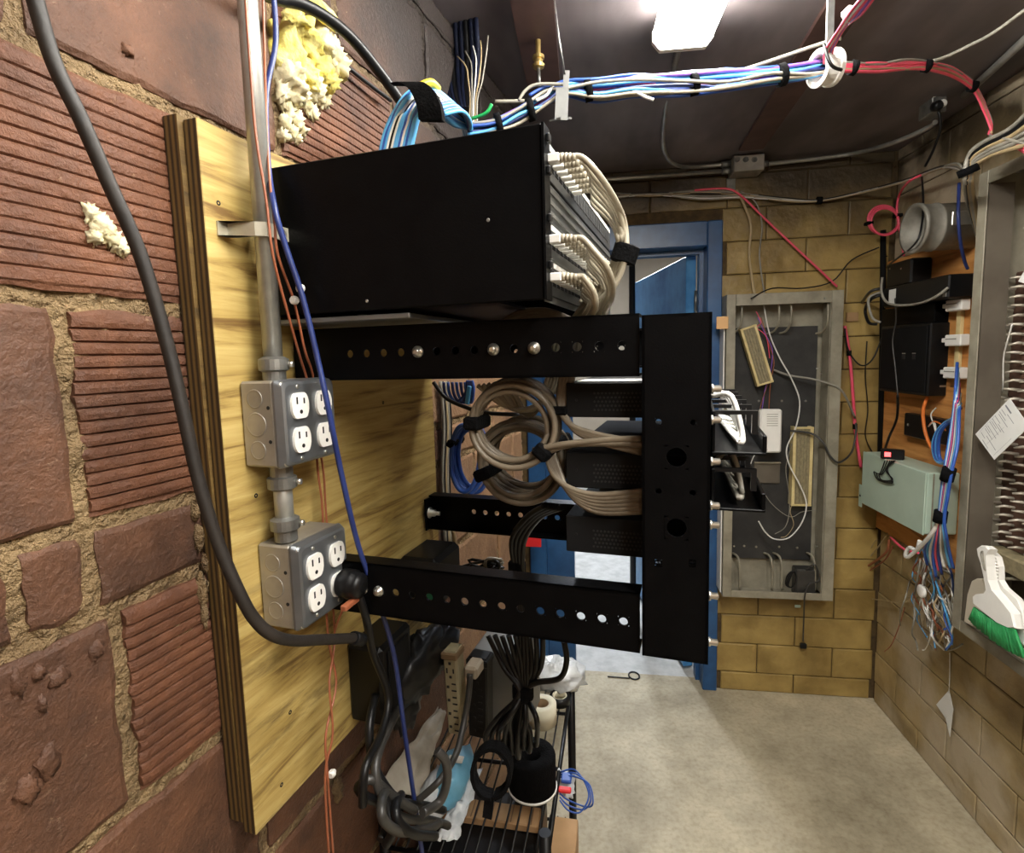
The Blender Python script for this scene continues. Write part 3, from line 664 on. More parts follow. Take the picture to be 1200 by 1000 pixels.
def rounded(w_, h_, r, n=4):
    out = []
    for cx_, cy_, a0 in ((w_ / 2 - r, h_ / 2 - r, 0), (-w_ / 2 + r, h_ / 2 - r, 90), (-w_ / 2 + r, -h_ / 2 + r, 180), (w_ / 2 - r, -h_ / 2 + r, 270)):
        for i in range(n + 1):
            a = math.radians(a0 + 90 * i / n); out.append((cx_ + math.cos(a) * r, cy_ + math.sin(a) * r))
    return out
def outlet(label, t0, t1, z0, z1, plugged):
    t = thing('outlet_box', label, 'outlet', L.w((0, (t0 + t1) / 2, z0)), L); sf = .046; cy, cz = (t0 + t1) / 2, (z0 + z1) / 2
    M(L).box((.0005, t0, z0), (sf, t1, z1), .0025).build('steel_box', 'boxsteel', t)
    m = M(L); w_, h_ = t1 - t0 + .002, z1 - z0 + .002
    big = [(a, b) for a, b in rounded(w_, h_, .004)]; sm = rounded(w_ - .012, h_ - .012, .008)
    n = len(big); vs = [Vector((sf + .0004, cy + a, cz + b)) for a, b in big] + [Vector((sf + .003, cy + a, cz + b)) for a, b in big] + [Vector((sf + .011, cy + a, cz + b)) for a, b in rounded(w_ - .006, h_ - .006, .006)] + [Vector((sf + .0125, cy + a, cz + b)) for a, b in sm]
    m.add(vs, [tuple(range(n))] + [(k * n + q, k * n + (q + 1) % n, (k + 1) * n + (q + 1) % n, (k + 1) * n + q) for k in range(3) for q in range(n)] + [tuple(range(3 * n, 4 * n))])
    m.build('cover_plate', 'coversteel', t); fs = sf + .0125
    for a in (-.46, .46):            # ear screws in the cover's corners
        M(L).lathe((sf + .004, cy - .43 * w_, cz + a * h_ * .95), (1, 0, 0), [(.0045, 0), (.0045, .005), (.002, .006)], 10).build('screw', 'screw', t)
    for i, dy in enumerate((-.021, .021)):
        for j, dz in enumerate((.0195, -.0195)):
            yy, zz = cy + dy, cz + dz
            poly = []
            for q in range(24):
                a = 2 * math.pi * q / 24; poly.append((max(-.0168, min(.0168, .0172 * math.cos(a))) * .83, max(-.0145, min(.0145, .0182 * math.sin(a)))))
            rc = M(L).prism(poly, (fs - .001, yy, zz), (0, 1, 0), (0, 0, 1), (.0042, 0, 0)).build('receptacle', 'white', t)
            for (dy2, hh) in ((-.0058, .008), (.0058, .0065)):
                M(L).box((fs + .0028, yy + dy2 - .0011, zz + .002), (fs + .0036, yy + dy2 + .0011, zz + .002 + hh), 0).build('slot', 'slot', rc)
            M(L).lathe((fs + .0028, yy, zz - .007), (1, 0, 0), [(.0024, 0), (.0024, .0008)], 10).build('slot', 'slot', rc)
        for dz in (.041, -.041):
            M(L).lathe((fs - .0003, cy + dy, cz + dz), (1, 0, 0), [(.0025, 0), (.0025, .0012), (.0012, .0014)], 8).build('screw', 'screw', t)
    for dz, r in ((.029, .0105), (0, .0135), (-.029, .0105)):   # knock-outs stamped in the side facing us
        m = M(L); m.lathe((.021, t0 - .0008, cz + dz), (0, 1, 0), [(r * .86, .0004), (r * .9, 0), (r, 0), (r * 1.03, .0006)], 24); m.build('knockout', 'boxsteel', t)
    for dz in (.019, -.019):
        M(L).lathe((.039, t0 - .0006, cz + dz), (0, 1, 0), [(.0022, 0), (.0022, .0006)], 10).build('screw_hole', 'slot', t)
    return t
outlet('upper grey steel outlet box on the plywood, all four white sockets free', .014, .107, 1.383, 1.48, 0)
outlet('lower grey steel outlet box on the plywood, with a black plug in one socket', .022, .114, 1.189, 1.29, 1)
# the plug and its heavy cord
pc = lL(392, 692, .058); pz = 1.2225
t = thing('power_plug', 'round black plug with thick cord in the lower outlet box', 'plug', L.w((.06, .09, pz - .02)), L)
M(L).lathe((.0612, .09, pz), (1, 0, -.1), [(.013, 0), (.0175, .004), (.0185, .014), (.0185, .022), (.0165, .024), (.0165, .028), (.014, .033), (.006, .036)], 22).build('plug_body', 'blackplastic', t)
cord = [L.w((.085, .093, pz - .012)), L.w((.09, .1, pz - .05)), pL(437, 765, .075), pL(455, 815, .08), pL(447, 860, .09), pL(428, 900, .1), pL(425, 945, .1)]
M().tube(cord, .0055, 8).build('cord', 'blackcable', t)

# ================================================================== CABLES NEAR THE BRICK WALL
pts = [pL(36, -20, 0), pL(62, 70, .0), pL(95, 140, .005), pL(130, 220, .008), pL(165, 300, .012), pL(195, 400, .018), pL(214, 480, .024), pL(232, 560, .03), pL(255, 635, .04), pL(283, 700, .055), pL(300, 728, .062), pL(320, 745, .07), pL(345, 751, .075), pL(375, 750, .08), pL(416, 748, .085)]
cable('black_cable', pts, .0062, 'rubber', 'thick brown rubber cord sweeping down in front of the brick wall', group=None, n=12, sub=8)
t = thing('power_adapter', 'black wall adapter under the plywood edge where the thick cord ends', 'adapter', pL(438, 808, .0), L)
p = lL(418, 757, .02); q = lL(462, 806, .02)
M(L).box((.0, p.y, q.z), (.06, p.y + .09, p.z), .006).build('adapter_body', 'blackplastic', t)
M(L).box((.06, p.y + .015, q.z + .015), (.063, p.y + .075, p.z - .012), .002).build('label_panel', 'blackmatte', t)
M().tube([pL(414, 748, .085), pL(424, 750, .085)], .0085, 10, 1).build('strain_relief', 'blackplastic', t)
w1 = [pL(308, -12, .012), pL(310, 60, .012), pL(312, 140, .03), pL(316, 210, .046), pL(322, 262, .05), pL(326, 300, .05), pL(345, 355, .05), pL(357, 410, .05), pL(368, 450, .03), pL(372, 545, .022), pL(378, 600, .02), pL(384, 740, .03), pL(394, 800, .04), pL(382, 860, .05), pL(384, 910, .055), pL(391, 1010, .055)]
w2 = [pL(287, -12, .046), pL(293, 75, .046), pL(300, 160, .046), pL(312, 235, .05), pL(320, 300, .052), pL(338, 370, .05), pL(352, 420, .04), pL(362, 455, .028), pL(378, 545, .022), pL(382, 600, .02), pL(392, 740, .03), pL(386, 800, .045), pL(390, 860, .055), pL(381, 910, .055), pL(386, 1010, .055)]
cable('copper_wire', w1, .0016, 'copper', 'thin copper wire by the conduit, the one bulging right above the steel strap', 'wire', n=6)
cable('copper_wire', w2, .0016, 'copper', 'thin copper wire by the conduit, crossing in front of the pipe near the top', 'wire', n=6)
bl = [pL(320, -12, .014), pL(323, 50, .014), pL(312, 110, .014), pL(314, 190, .03), pL(322, 245, .055), pL(335, 290, .06), pL(355, 350, .07), pL(372, 420, .08), pL(385, 480, .09), pL(400, 555, .09), pL(420, 640, .09), pL(445, 710, .1), pL(462, 770, .1), pL(473, 850, .1), pL(483, 920, .1), pL(497, 1015, .1)]
cable('network_cable', bl, .0034, 'dblue', 'dark blue network cable hanging in front of the outlet boxes down to the floor')
for (px, py, s, lb) in ((345, 352, .054, 'white cable clip on the copper wires above the upper outlet box'), (352, 338, .066, 'small clear clip on the blue cable, upper of two'), (389, 907, .058, 'small clip on the twisted copper wires below the plywood')):
    p = lL(px, py, s); M(L)
    tag(M(L).lathe((p.x, p.y - .004, p.z), (0, 1, 0), [(.0035, 0), (.005, .002), (.005, .006), (.003, .009)], 10).build('cable_clip', 'whitec'), lb, 'clip')
t = thing('wire_connector', 'copper coloured wire connector dangling beside the lower outlet box', 'connector', pL(412, 716, .075), L)
M().bar(pL(402, 714, .085), pL(421, 699, .085), .008, .007, bev=.001).build('lug', 'copper', t)
M().tube([pL(403, 713, .085), pL(396, 728, .07), pL(390, 750, .05)], .0014, 6).build('lead', 'copper', t)
# insulation and foam on the brick
for i, (px, py, a, b) in enumerate(((20, 800, .006, .012), (44, 788, .006, .008), (68, 795, .008, .009), (48, 826, .004, .008), (56, 893, .009, .014), (32, 926, .008, .012), (112, 762, .007, .010), (150, 60, .006, .006))):
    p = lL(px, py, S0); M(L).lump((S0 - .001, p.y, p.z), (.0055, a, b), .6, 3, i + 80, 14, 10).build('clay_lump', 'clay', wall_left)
t = thing('insulation', 'tuft of yellow insulation stuffed in the wall hole above the conduit', 'insulation', pL(350, 110, S0), L)
for i, (px, py, a, b, sd, mt) in enumerate(((332, 62, .02, .036, 1, 'wool'), (352, 50, .022, .03, 2, 'wool'), (368, 52, .02, .03, 3, 'foam'), (380, 66, .02, .026, 4, 'foam'), (366, 84, .024, .024, 6, 'wool'), (346, 86, .022, .026, 7, 'wool'), (332, 92, .016, .022, 8, 'foam'), (388, 80, .014, .02, 9, 'foam'), (376, 98, .016, .016, 10, 'wool'), (340, 32, .018, .018, 11, 'wool'), (357, 104, .018, .018, 12, 'foam'), (338, 112, .016, .016, 13, 'foam'))):
    p = lL(px, py, S0); M(L).lump((S0 + .004, p.y, p.z), (.026, a * .95, b), .55, 2.6, sd, 26, 18).build('wool_lump', mt, t)
for i, (px, py, sz) in enumerate(((328, 110, .008), (336, 128, .008), (345, 140, .007), (332, 146, .006), (358, 122, .008), (372, 114, .007), (340, 156, .005), (351, 152, .005), (364, 132, .006), (330, 160, .004), (346, 164, .0035), (380, 118, .005))):
    p = lL(px, py, S0); M(L).lump((S0 + .002, p.y, p.z), (.010, sz, sz * 2.0), .8, 3.5, i + 20, 16, 12).build('foam_drip', 'foam', t)
p0_ = lL(355, 18, S0); M(L).lump((S0 + .03, p0_.y, p0_.z), (.008, .045, .014), .4, 3, 9).build('wool_flap', 'wool', t)
t = thing('foam_patch', 'patch of dried cream foam filling a chip in the ribbed clay tile', 'foam', pL(122, 300, S0), L)
for i, (px, py, a, b) in enumerate(((105, 250, .008, .009), (115, 263, .011, .012), (110, 278, .008, .007), (128, 278, .011, .01), (138, 287, .009, .009), (124, 268, .008, .01), (142, 294, .006, .006))):
    p = lL(px, py, S0); M(L).lump((S0 + .001, p.y, p.z), (.006, a * .9, b * .9), .85, 4, i + 40, 18, 12).build('foam_lump', 'foam', t)
for i, (px, py, a, b) in enumerate(((232, 630, .006, .016), (228, 600, .005, .01), (236, 690, .006, .02), (240, 660, .005, .012), (238, 720, .004, .016), (395, 925, .012, .02))):
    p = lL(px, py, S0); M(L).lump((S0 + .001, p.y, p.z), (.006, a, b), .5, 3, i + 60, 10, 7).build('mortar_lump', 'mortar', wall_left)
c = [pL(300, -12, .0), pL(325, -2, .0), pL(352, 4, .01), pL(385, 22, .02), pL(415, 48, .03), pL(445, 85, .04), pL(466, 114, .05), pL(480, 135, .06)]
cable('black_cable', c, .0078, 'blackcable', 'thick black cable curving down the wall top into the blue cable bundle', n=12, sub=7)
c = [pL(372, 48, S0 + .01), pL(400, 72, S0 + .012), pL(425, 93, S0 + .015), pL(458, 118, S0 + .02)]
cable('black_cable', c, .0035, 'blackcable', 'thinner black cable running below the thick one on the upper brick')

# ================================================================== PATCH PANEL BOX ON THE WALL (black, upper)
BT0, BT1, BS, BZ0, BZ1 = .06, .50, .344, 1.555, 1.721
bx = thing('patch_panel_cabinet', 'black steel wall box above the rack holding rows of patch panels', 'cabinet', L.w((.0, .28, BZ0)), L)
M(L).box((.006, BT0, BZ0), (BS, BT0 + .004, BZ1), .0012).build('side_panel', 'black', bx)
M(L).box((.006, BT1 - .004, BZ0), (BS, BT1, BZ1), .0012).build('side_panel', 'black', bx)
M(L).box((.006, BT0 + .0045, BZ1 - .003), (BS - .006, BT1 - .0045, BZ1), 0).build('top_panel', 'black', bx)
M(L).box((.006, BT0 + .0045, BZ0), (BS - .05, BT1 - .0045, BZ0 + .003), 0).build('bottom_panel', 'black', bx)
m = M(L); m.box((BS + .0005, BT0 - .002, BZ0), (BS + .003, BT0 + .02, BZ1), 0); m.build('mounting_rail', 'black', bx)
for dz in (.03, .075, .12, .15): M(L).box((BS + .003, BT0 + .004, BZ0 + dz), (BS + .007, BT0 + .012, BZ0 + dz + .008), .001).build('clip', 'blackplastic', bx)
for (px, py) in ((430, 353), (572, 258)): 
    p = lT(px, py, BT0); M(L).lathe((p.x, BT0 + .0004, p.z), (0, -1, 0), [(.0022, 0), (.0016, .0012)], 8).build('screw', 'galv', bx)
M(L).box((BS - .002, BT0 + .006, BZ0 - .001), (BS - .001, BT1 - .006, BZ0 + .012), 0).build('front_lip', 'steelbox', bx)
PZ = [1.693, 1.653, 1.616, 1.579]
for i, z in enumerate(PZ):
    pn = M(L).box((BS - .001, BT0 + .006, z - .0185), (BS + .0015, BT1 - .006, z + .0185), .0005).build('patch_panel' if i != 1 else 'blank_panel', 'slate', bx)
    if i == 1:
        for k in range(3): M(L).box((BS + .0015, BT0 + .012, z - .013 + k * .011), (BS + .003, BT1 - .012, z - .009 + k * .011), 0).build('rib', 'galv', pn)
    else:
        for k in range(22):
            tt = BT0 + .016 + k * .0185
            M(L).box((BS + .0012, tt - .0065, z - .008), (BS + .0022, tt + .0065, z + .007), 0).build('port', 'slot', pn)
        M(L).box((BS + .0015, BT0 + .01, z + .0105), (BS + .0022, BT1 - .01, z + .0155), 0).build('label_strip', 'white', pn)
# support arms under the box: the grey steel bracket against the wall
t = thing('shelf_bracket', 'dark grey steel bracket with bolts between the black box and the rack arm', 'bracket', L.w((.0, .12, 1.542)), L)
M(L).box((.004, .066, 1.545), (.19, .42, 1.5505), .001).build('bracket_plate', 'steelbox', t)
M(L).box((.1, .3, 1.5508), (.14, .36, 1.5540), .001).build('yellow_tag', 'wool', t)
M(L).lathe((.115, .09, 1.5505), (0, 0, 1), [(.005, 0), (.005, .003), (.003, .004)], 8).build('bolt', 'screw', t)
# patch cords: plug, ribbed boot and cord, each a cable of its own
def patch(row, k, label, end):
    z = PZ[row] - .001; tt = BT0 + .016 + k * .0185
    o = thing('patch_cable', label, 'cable', L.w((BS + .004, tt, z)), L, 'white patch cables plugged into the black wall box')
    M(L).box((BS + .0025, tt - .0055, z - .0045), (BS + .0145, tt + .0055, z + .004), .001).build('plug', 'whitec', o)
    bt = M(L).lathe((BS + .0145, tt, z), (1, 0, -.1), [(.0046, 0), (.0046, .003), (.0036, .0032), (.0036, .0042), (.0045, .0044), (.0045, .0068), (.0036, .007), (.0036, .008), (.0043, .0082), (.0043, .0105), (.0033, .0108), (.0033, .012), (.0038, .0122), (.0034, .0155)], 12).build('boot', 'patch', o)
    a = [Vector((BS + .024, tt, z - .001)), Vector((BS + .034, tt + .002, z - .001))] + end
    M(L).tube(a, .0031, 8, 6, False).build('cord', 'patch', o)
def via(k, lst):
    rnd = random.Random(k * 17 + len(lst)); e = rnd.uniform(-2.5, 2.5)
    return [lT(px + e * .6, py + e + rnd.uniform(-1, 1), tt) for px, py, tt in lst]
for k in range(7):                # upper row: long arches gathered at the strap
    tk = BT0 + .016 + k * .0185; d = k / 6; j = random.uniform(-3, 3)
    patch(0, k, 'white patch cable in the black box upper row, %s from near end' % ORD[k],
          via(k, [(697 - 2 * d, 200 + 6.5 * k, tk), (718 - 3 * d, 229 + 5 * k, tk * .6 + .05), (731 - 5 * d + j * .5, 262 + 3 * k, .13), (734 - 1.8 * k, 298, .13 + .004 * k), (722 - 2 * k + j, 330, .135 + .004 * k), (704 - 2.6 * k + j, 356, .14 + .004 * k), (688 - 3 * k, 378, .15 + .005 * k)]))
for k in range(13):               # middle row
    tk = BT0 + .016 + k * .0185
    patch(2, k, 'white patch cable in the black box middle row, %s from near end' % ORD[k],
          via(k, [(694 - .6 * k, 291 + 4.6 * k, tk), (711 - 1.2 * k, 313 + 3.6 * k, tk * .8 + .02), (718 - 1.9 * k, 340 + 2.0 * k, tk * .5 + .07), (708 - 2.2 * k, 368, .14 + .004 * k), (695 - 2 * k, 385, .15 + .005 * k)]))
for k in range(11):               # lower row, tight arches
    tk = BT0 + .016 + k * .0185
    patch(3, k, 'white patch cable in the black box lower row, %s from near end' % ORD[k],
          via(k, [(687 - .5 * k, 330 + 3.6 * k, tk), (697 - k, 345 + 2.4 * k, tk * .8 + .02), (698 - 1.6 * k, 364, tk * .6 + .05), (686 - 2 * k, 382, .14 + .005 * k)]))
m = M(L); cs = lT(729, 308, .14); m.lathe(cs, (.35, 0, 1), [(.0125, 0), (.014, .001), (.014, .018), (.0125, .019)], 18, False)
tag(m.build('cable_strap', 'velcro'), 'black velcro strap round the arch of white patch cables', 'strap')

# ================================================================== SWING RACK
AZ0, AZ1, LZ0, LZ1 = 1.4765, 1.540, 1.1785, 1.245
NT, FT = .10, .47
rk = thing('wall_rack', 'black steel swing rack standing out from the plywood on perforated arms', 'rack', L.w((.25, .285, 1.178)), L)
def arm(z0, z1, t, sgn, s0=.006):
    m = M(L); zc = (z0 + z1) / 2; hl = [(.088 + .0233 * i, zc, .0048) for i in range(15)]
    hl = [h for h in hl if h[0] > s0 + .01]
    m.plate((0, t, 0), (1, 0, 0), (0, 0, 1), (0, sgn, 0), (s0, .4315), (z0, z1), hl, .0028)
    m.box((s0, t, z1 - .0028), (.4315, t + sgn * .026, z1), 0); m.box((s0, t, z0), (.4315, t + sgn * .026, z0 + .0028), 0)
    o = m.build('arm', 'black', rk)
    M(L).box((s0, t, z0 + .003), (s0 + .003, t + sgn * .045, z1 - .003), 0).build('wall_flange', 'black', o)
    return o
a1 = arm(AZ0, AZ1, NT, 1); a2 = arm(LZ0, LZ1, NT, 1); a3 = arm(AZ0, AZ1, FT, -1); a4 = arm(LZ0 - .004, LZ1 - .004, FT, -1)
for a_, z, lst in ((a1, (AZ0 + AZ1) / 2, (4, 8, 10)), (a2, (LZ0 + LZ1) / 2, (0, 1))):
    for i in lst:
        s = .088 + .0233 * i; M(L).lathe((s, NT - .0002, z), (0, -1, 0), [(.0068, 0), (.0068, .0025), (.0045, .003), (.0045, .0065), (.002, .008)], 14).build('bolt', 'screw', a_)
M(L).lathe((.004, FT - .03, LZ0 + .03), (1, 0, 0), [(.011, .003), (.011, .006), (.007, .007), (.007, .016), (.004, .017), (.004, .026)], 12).build('bolt', 'screw', a4)
def post(t, sgn):
    m = M(L); c = .4685
    hl = [(lT(px, py, NT).x, lT(px, py, NT).z, r) for px, py, r in ((793, 535, .0098), (793, 617, .0098), (771, 494, .003), (808.5, 494, .003), (771, 575, .003), (808.5, 575, .003), (774, 658, .003), (810.5, 658, .003))]
    zz = sorted(hl, key=lambda h: h[1])
    # rows are levelled so that hole cells never cross
    rows = {}
    for s_, z_, r_ in hl: rows.setdefault(round(z_, 2), []).append((s_, z_, r_))
    lv = []
    for k, v in rows.items():
        zm = sum(h[1] for h in v) / len(v)
        for h in v: lv.append((h[0] if abs(h[0] - c) < .01 else (c - .0175 if h[0] < c else c + .0155), zm, h[2]))
    m.plate((0, t, 0), (1, 0, 0), (0, 0, 1), (0, sgn, 0), (.4345, .5005), (1.180, 1.5375), lv, .003, 18)
    m.box((.4975, t, 1.180), (.5005, t + sgn * .05, 1.5375), 0); m.box((.4345, t, 1.180), (.4375, t + sgn * .03, 1.5375), 0)
    m.box((.4375, t, 1.5345), (.4975, t + sgn * .03, 1.5375), 0); m.box((.4375, t, 1.180), (.4975, t + sgn * .03, 1.183), 0)
    o = m.build('post', 'black', rk); return o
po = post(NT - .006, 1); post(FT + .006, -1)
for z in (1.212, 1.505): M(L).box((.4375, NT + .03, z), (.4975, FT - .03, z + .003), 0).build('crossbar', 'black', rk)
for z in (1.463, 1.432, 1.39, 1.325, 1.25, 1.2, 1.345): M(L).lathe((.5005, NT + .004, z), (1, 0, 0), [(.005, 0), (.005, .002), (.0035, .003), (.0035, .009), (.001, .010)], 10).build('cage_screw', 'screw', po)
# three flat switches on the rack, vented sides to us
for i, (ya, yb, lb) in enumerate(((449, 489, 'top black rack switch with vented side, just under the upper arm'), (530, 571, 'middle black rack switch with vented side, between two bunches of taupe cable'), (604, 646, 'bottom black rack switch with vented side, over the lower far arm'))):
    t0 = .132; p = lT(663, ya, t0); q = lT(663, yb, t0); s0 = p.x
    t = thing('network_switch', lb, 'switch', L.w((.42, .28, q.z)), L)
    M(L).box((s0, t0, q.z), (.497, .438, p.z), .001).build('case', 'blackmatte', t)
    m = M(L); 
    zc = (p.z + q.z) / 2
    for g0 in (.052, .105):
        for r_ in range(5):
            for k in range(8):
                ss = s0 + g0 * .62 + k * .0042 + (r_ % 2) * .0021; zz = q.z + .0085 + r_ * .0046
                if ss > .433: continue
                m.lathe((ss, t0 - .0002, zz), (0, 1, 0), [(.0014, 0), (.0014, .0012)], 6, False)
    o = m.build('vent_holes', 'slot', t); o['kind'] = 'stuff'
    M(L).lathe((s0 + .012, t0 + .0004, zc), (0, -1, 0), [(.002, 0), (.0012, .0008)], 8).build('screw', 'blackplastic', t)
    if i == 0: M(L).box((s0 + .01, t0 + .012, p.z + .0005), (.43, t0 + .06, p.z + .0012), 0).build('label_or_lit_patch', 'paper', t)  # light on the case top, painted as a white patch
# horizontal cable managers on the rack front
for i, (z0, z1, lb) in enumerate(((1.396, 1.44, 'upper black cable manager tray on the rack front, full of white cables'), (1.338, 1.381, 'lower black cable manager tray on the rack front, grey cables inside'))):
    t = thing('cable_manager', lb, 'cable manager', L.w((.53, .28, z0)), L)
    M(L).box((.502, .112, z0), (.553, .458, z0 + .003), .0008).build('tray', 'black', t)
    M(L).box((.549, .112, z0 + .0032), (.553, .458, z0 + .02), .0008).build('front_lip', 'black', t)
    M(L).box((.502, .112, z0 + .0032), (.505, .458, z1), .0005).build('back_panel', 'black', t)
    for k in range(6):
        tt = .118 + k * .066
        m = M(L); m.box((.505, tt, z1 - .004), (.545, tt + .006, z1), 0); m.box((.5395, tt, z0 + .0205), (.545, tt + .006, z1 - .004), 0); m.build('finger', 'blackplastic', t)
    for k in range(5 if i == 0 else 4):
        M(L).tube([(.503, .16 + .05 * k, z1 + .012 if i == 0 else z1 - .006), (.522, .152 + .04 * k, z1 + .012 - .004 * k), (.533, .145 + .03 * k, z0 + .016), (.528, .13 + .05 * k, z0 + .012), (.52, .3 + .02 * k, z0 + .010)], .003, 7, 5, False).build('cable', 'whitec' if i == 0 else 'greyc', t)
# ================================================================== TAUPE CABLE COILS HANGING ON THE RACK
def coil(label, px, py, rx, ry, t0, n, mat, seed, depth=.05, strap=((-2.9, 1), (-.5, 1)), r=.0036, tails=()):
    rnd = random.Random(seed); c = lT(px, py, t0); e = lT(px + rx, py, t0).x - c.x; f = c.z - lT(px, py + ry, t0).z
    o = thing('cable_coil', label, 'cable', L.w((c.x, t0, c.z - f)), L)
    for k in range(n):
        a = 1 - rnd.uniform(0, .20); tt = t0 + depth * (k + .5) / n; ox, oz = rnd.uniform(-.004, .004), rnd.uniform(-.004, .004); tl = rnd.uniform(-.012, .012)
        P = [Vector((c.x + ox + math.cos(q) * e * a, tt + math.sin(q + rnd.uniform(-.2, .2)) * tl, c.z + oz + math.sin(q) * f * a)) for q in [2 * math.pi * i / 14 for i in range(14)]]
        M(L).tube(P, r, 8, 4, False, True).build('cable', mat, o)
    for q, _ in strap:
        p = Vector((c.x + math.cos(q) * e * .9, t0, c.z + math.sin(q) * f * .9)); rd = Vector((math.cos(q), 0, math.sin(q)))
        tg = Vector((-math.sin(q), 0, math.cos(q))); ay = Vector((0, 1, 0)); h = e * .19
        m = M(L); m.obox(p + ay * (depth / 2), (rd, ay, tg), Vector((h, depth / 2 + .007, .008)), .003)
        m.build('strap', 'velcro', o)
    for tl in tails: M(L).tube([Vector(v) for v in tl], r, 8, 6, False).build('cable', mat, o)
    return o
def P_T(lst): return [tuple(lT(*q)) for q in lst]
coil('front coil of taupe network cable below the upper arm, two black straps', 599, 499, 53, 51, .125, 8, 'coil', 3, .03, ((3.1, 1), (-.72, 1)),
     tails=[P_T([(625, 528, .125), (660, 521, .122), (710, 516, .12), (752, 514, .115)]), P_T([(630, 535, .13), (665, 522, .125), (715, 520, .12), (756, 521, .115)])])
coil('rear coil of taupe network cable seen through the front coil', 606, 542, 52, 47, .19, 12, 'coil', 8, .06, ((-2.75, 1), (.45, 1)))
# loose taupe cables feeding the switches
def P_L(lst): return [pT(*q) for q in lst]
t = thing('cable_loom', 'fan of taupe cables dropping past the strap to between the top and middle switches', 'cable', pT(655, 470, .15), L)
for k in range(5):
    M().tube(P_L([(668 + k * 5, 380, .16), (660 + k * 4, 430, .14), (655 + 2 * k, 470, .14), (665 + k, 495 + k, .13), (695, 508 + k * 2, .126), (752, 519 + 3 * k, .12)]), .0034, 8, 6).build('cable', 'coil', t)
M(L).box(tuple(lT(645, 487, .128)), tuple(Vector(lT(664, 477, .128)) + Vector((0, .03, 0))), .002).build('strap', 'velcro', t)
t = thing('cable_loom', 'fan of taupe cables hanging low between the middle and bottom switches', 'cable', pT(655, 550, .15), L)
for k in range(6):
    M().tube(P_L([(640 + k, 520, .15), (645 + 2 * k, 550, .14), (664 + k, 570 + k * 2, .13), (700, 580 + k * 4, .126), (754, 575 + 5 * k, .12)]), .0034, 8, 6).build('cable', 'coil', t)
t = thing('cable_loom', 'bunch of pale cables behind the front coil, rising to the upper arm', 'cable', pT(600, 470, .22), L)
for k in range(7):
    M().tube(P_L([(560 + 6 * k, 452 - k, .2), (590 + 5 * k, 475 + 2 * k, .22), (625 + 3 * k, 480 - 3 * k, .2), (640 + 4 * k, 450, .19), (650 + 5 * k, 400, .18)]), .0032, 8, 6).build('cable', 'patch', t)
t = thing('cable_loom', 'grey cables arching over the upper arm beneath the black box', 'cable', pT(625, 372, .2), L)
for k in range(6):
    M().tube(P_L([(588 + k * 4, 378 + k, .16), (610 + 3 * k, 366 + k * 1.2, .16), (640, 364 + 2 * k, .16), (668, 374 + k, .16)]), .0034, 8, 6).build('cable', 'coil', t)
# deep blue cables in the rack's shade and the blue coil on the brick
coil('blue network cable coil hanging on the brick wall past the plywood', 543, 540, 19, 42, .52, 7, 'blue', 5, .05, ((2.6, 1),), r=.0045)
t = thing('cable_loom', 'blue network cable ends with clear plugs hanging on the brick beyond the plywood', 'cable', pT(540, 455, .55), L)
for k in range(6):
    M().tube(P_L([(520 + 5 * k, 448, .55), (522 + 5 * k, 462, .55), (532 + 4 * k, 472, .55), (545 + 2 * k, 462 - k, .55), (548 + k, 446, .55)]), .0033, 7, 5).build('cable', 'blue' if k % 2 else 'dblue', t)
M().bar(pT(548, 474, .55), pT(551, 452, .55), .012, .01, bev=.002).build('plug', 'lblue', t)
cable('black_cable', P_L([(508, 448, .5), (522, 466, .5), (542, 476, .49), (570, 484, .48), (610, 486, .48)]), .004, 'blackcable', 'thin black cable running behind the coils across to the plywood edge')
t = thing('cable_bundle', 'grey and black cables hanging down the brick past the plywood edge', 'cable', pL(522, 600, S0 + .01), L)
for k in range(5):
    M().tube([pL(516 + 2 * k, 447, S0 + .012), pL(520 + 2 * k, 500, S0 + .014), pL(518 + 2 * k, 560, S0 + .01), pL(522 + 2 * k, 640, S0 + .012)], .004, 7, 5).build('cable', ('greyc', 'blackcable', 'tanc')[k % 3], t)
# black cords dropping through the rack
t = thing('cord_bundle', 'black power cords strapped together, hanging through the rack and knotted below it', 'cord', pT(612, 880, .3), L)
for k in range(4):
    M().tube(P_L([(640 + 6 * k, 592 + k, .2), (618 + 5 * k, 606, .24), (600 + 5 * k, 632, .28), (603 + 3 * k, 668, .3), (606 + 3 * k, 720, .3), (606 + 4 * k, 768, .3), (612 + 2 * k, 810, .3)]), .0042, 8, 5).build('cord', 'blackcable', t)
for k in range(9):
    a = (k - 4) / 4; rnd = random.Random(k)
    M().tube(P_L([(604 + 32 * a, 745, .3 + .012 * rnd.uniform(-1, 1)), (612 + 22 * a, 782, .3), (613 + 4 * a, 812, .3 + .01 * a), (602 + 22 * a + rnd.uniform(-5, 5), 842, .29 + .02 * rnd.uniform(-1, 1)), (599 + 30 * a, 866 + rnd.uniform(-8, 8), .3), (601 + 26 * a, 890 - 10 * abs(a) + rnd.uniform(-8, 4), .31), (606 + 14 * a, 866, .32), (613 + 2 * a, 815, .32)]), .0042, 8, 5).build('cord', 'blackcable', t)
M().tube(P_L([(661, 752, .3), (664, 775, .3), (656, 795, .3), (630, 800, .3), (618, 806, .3)]), .0045, 8, 6).build('cord', 'blackcable', t)
for (px, py, t_, w_, h_) in ((605, 668, .3, 9, 9), (612, 812, .3, 11, 12)):
    c = lT(px, py, t_); e = lT(px + w_, py, t_).x - c.x
    M(L).lathe((c.x, t_ + .004, c.z - .012), (0, 0, 1), [(e, 0), (e * 1.1, .002), (e * 1.1, .022), (e, .024)], 14, False).build('strap', 'velcro', t)
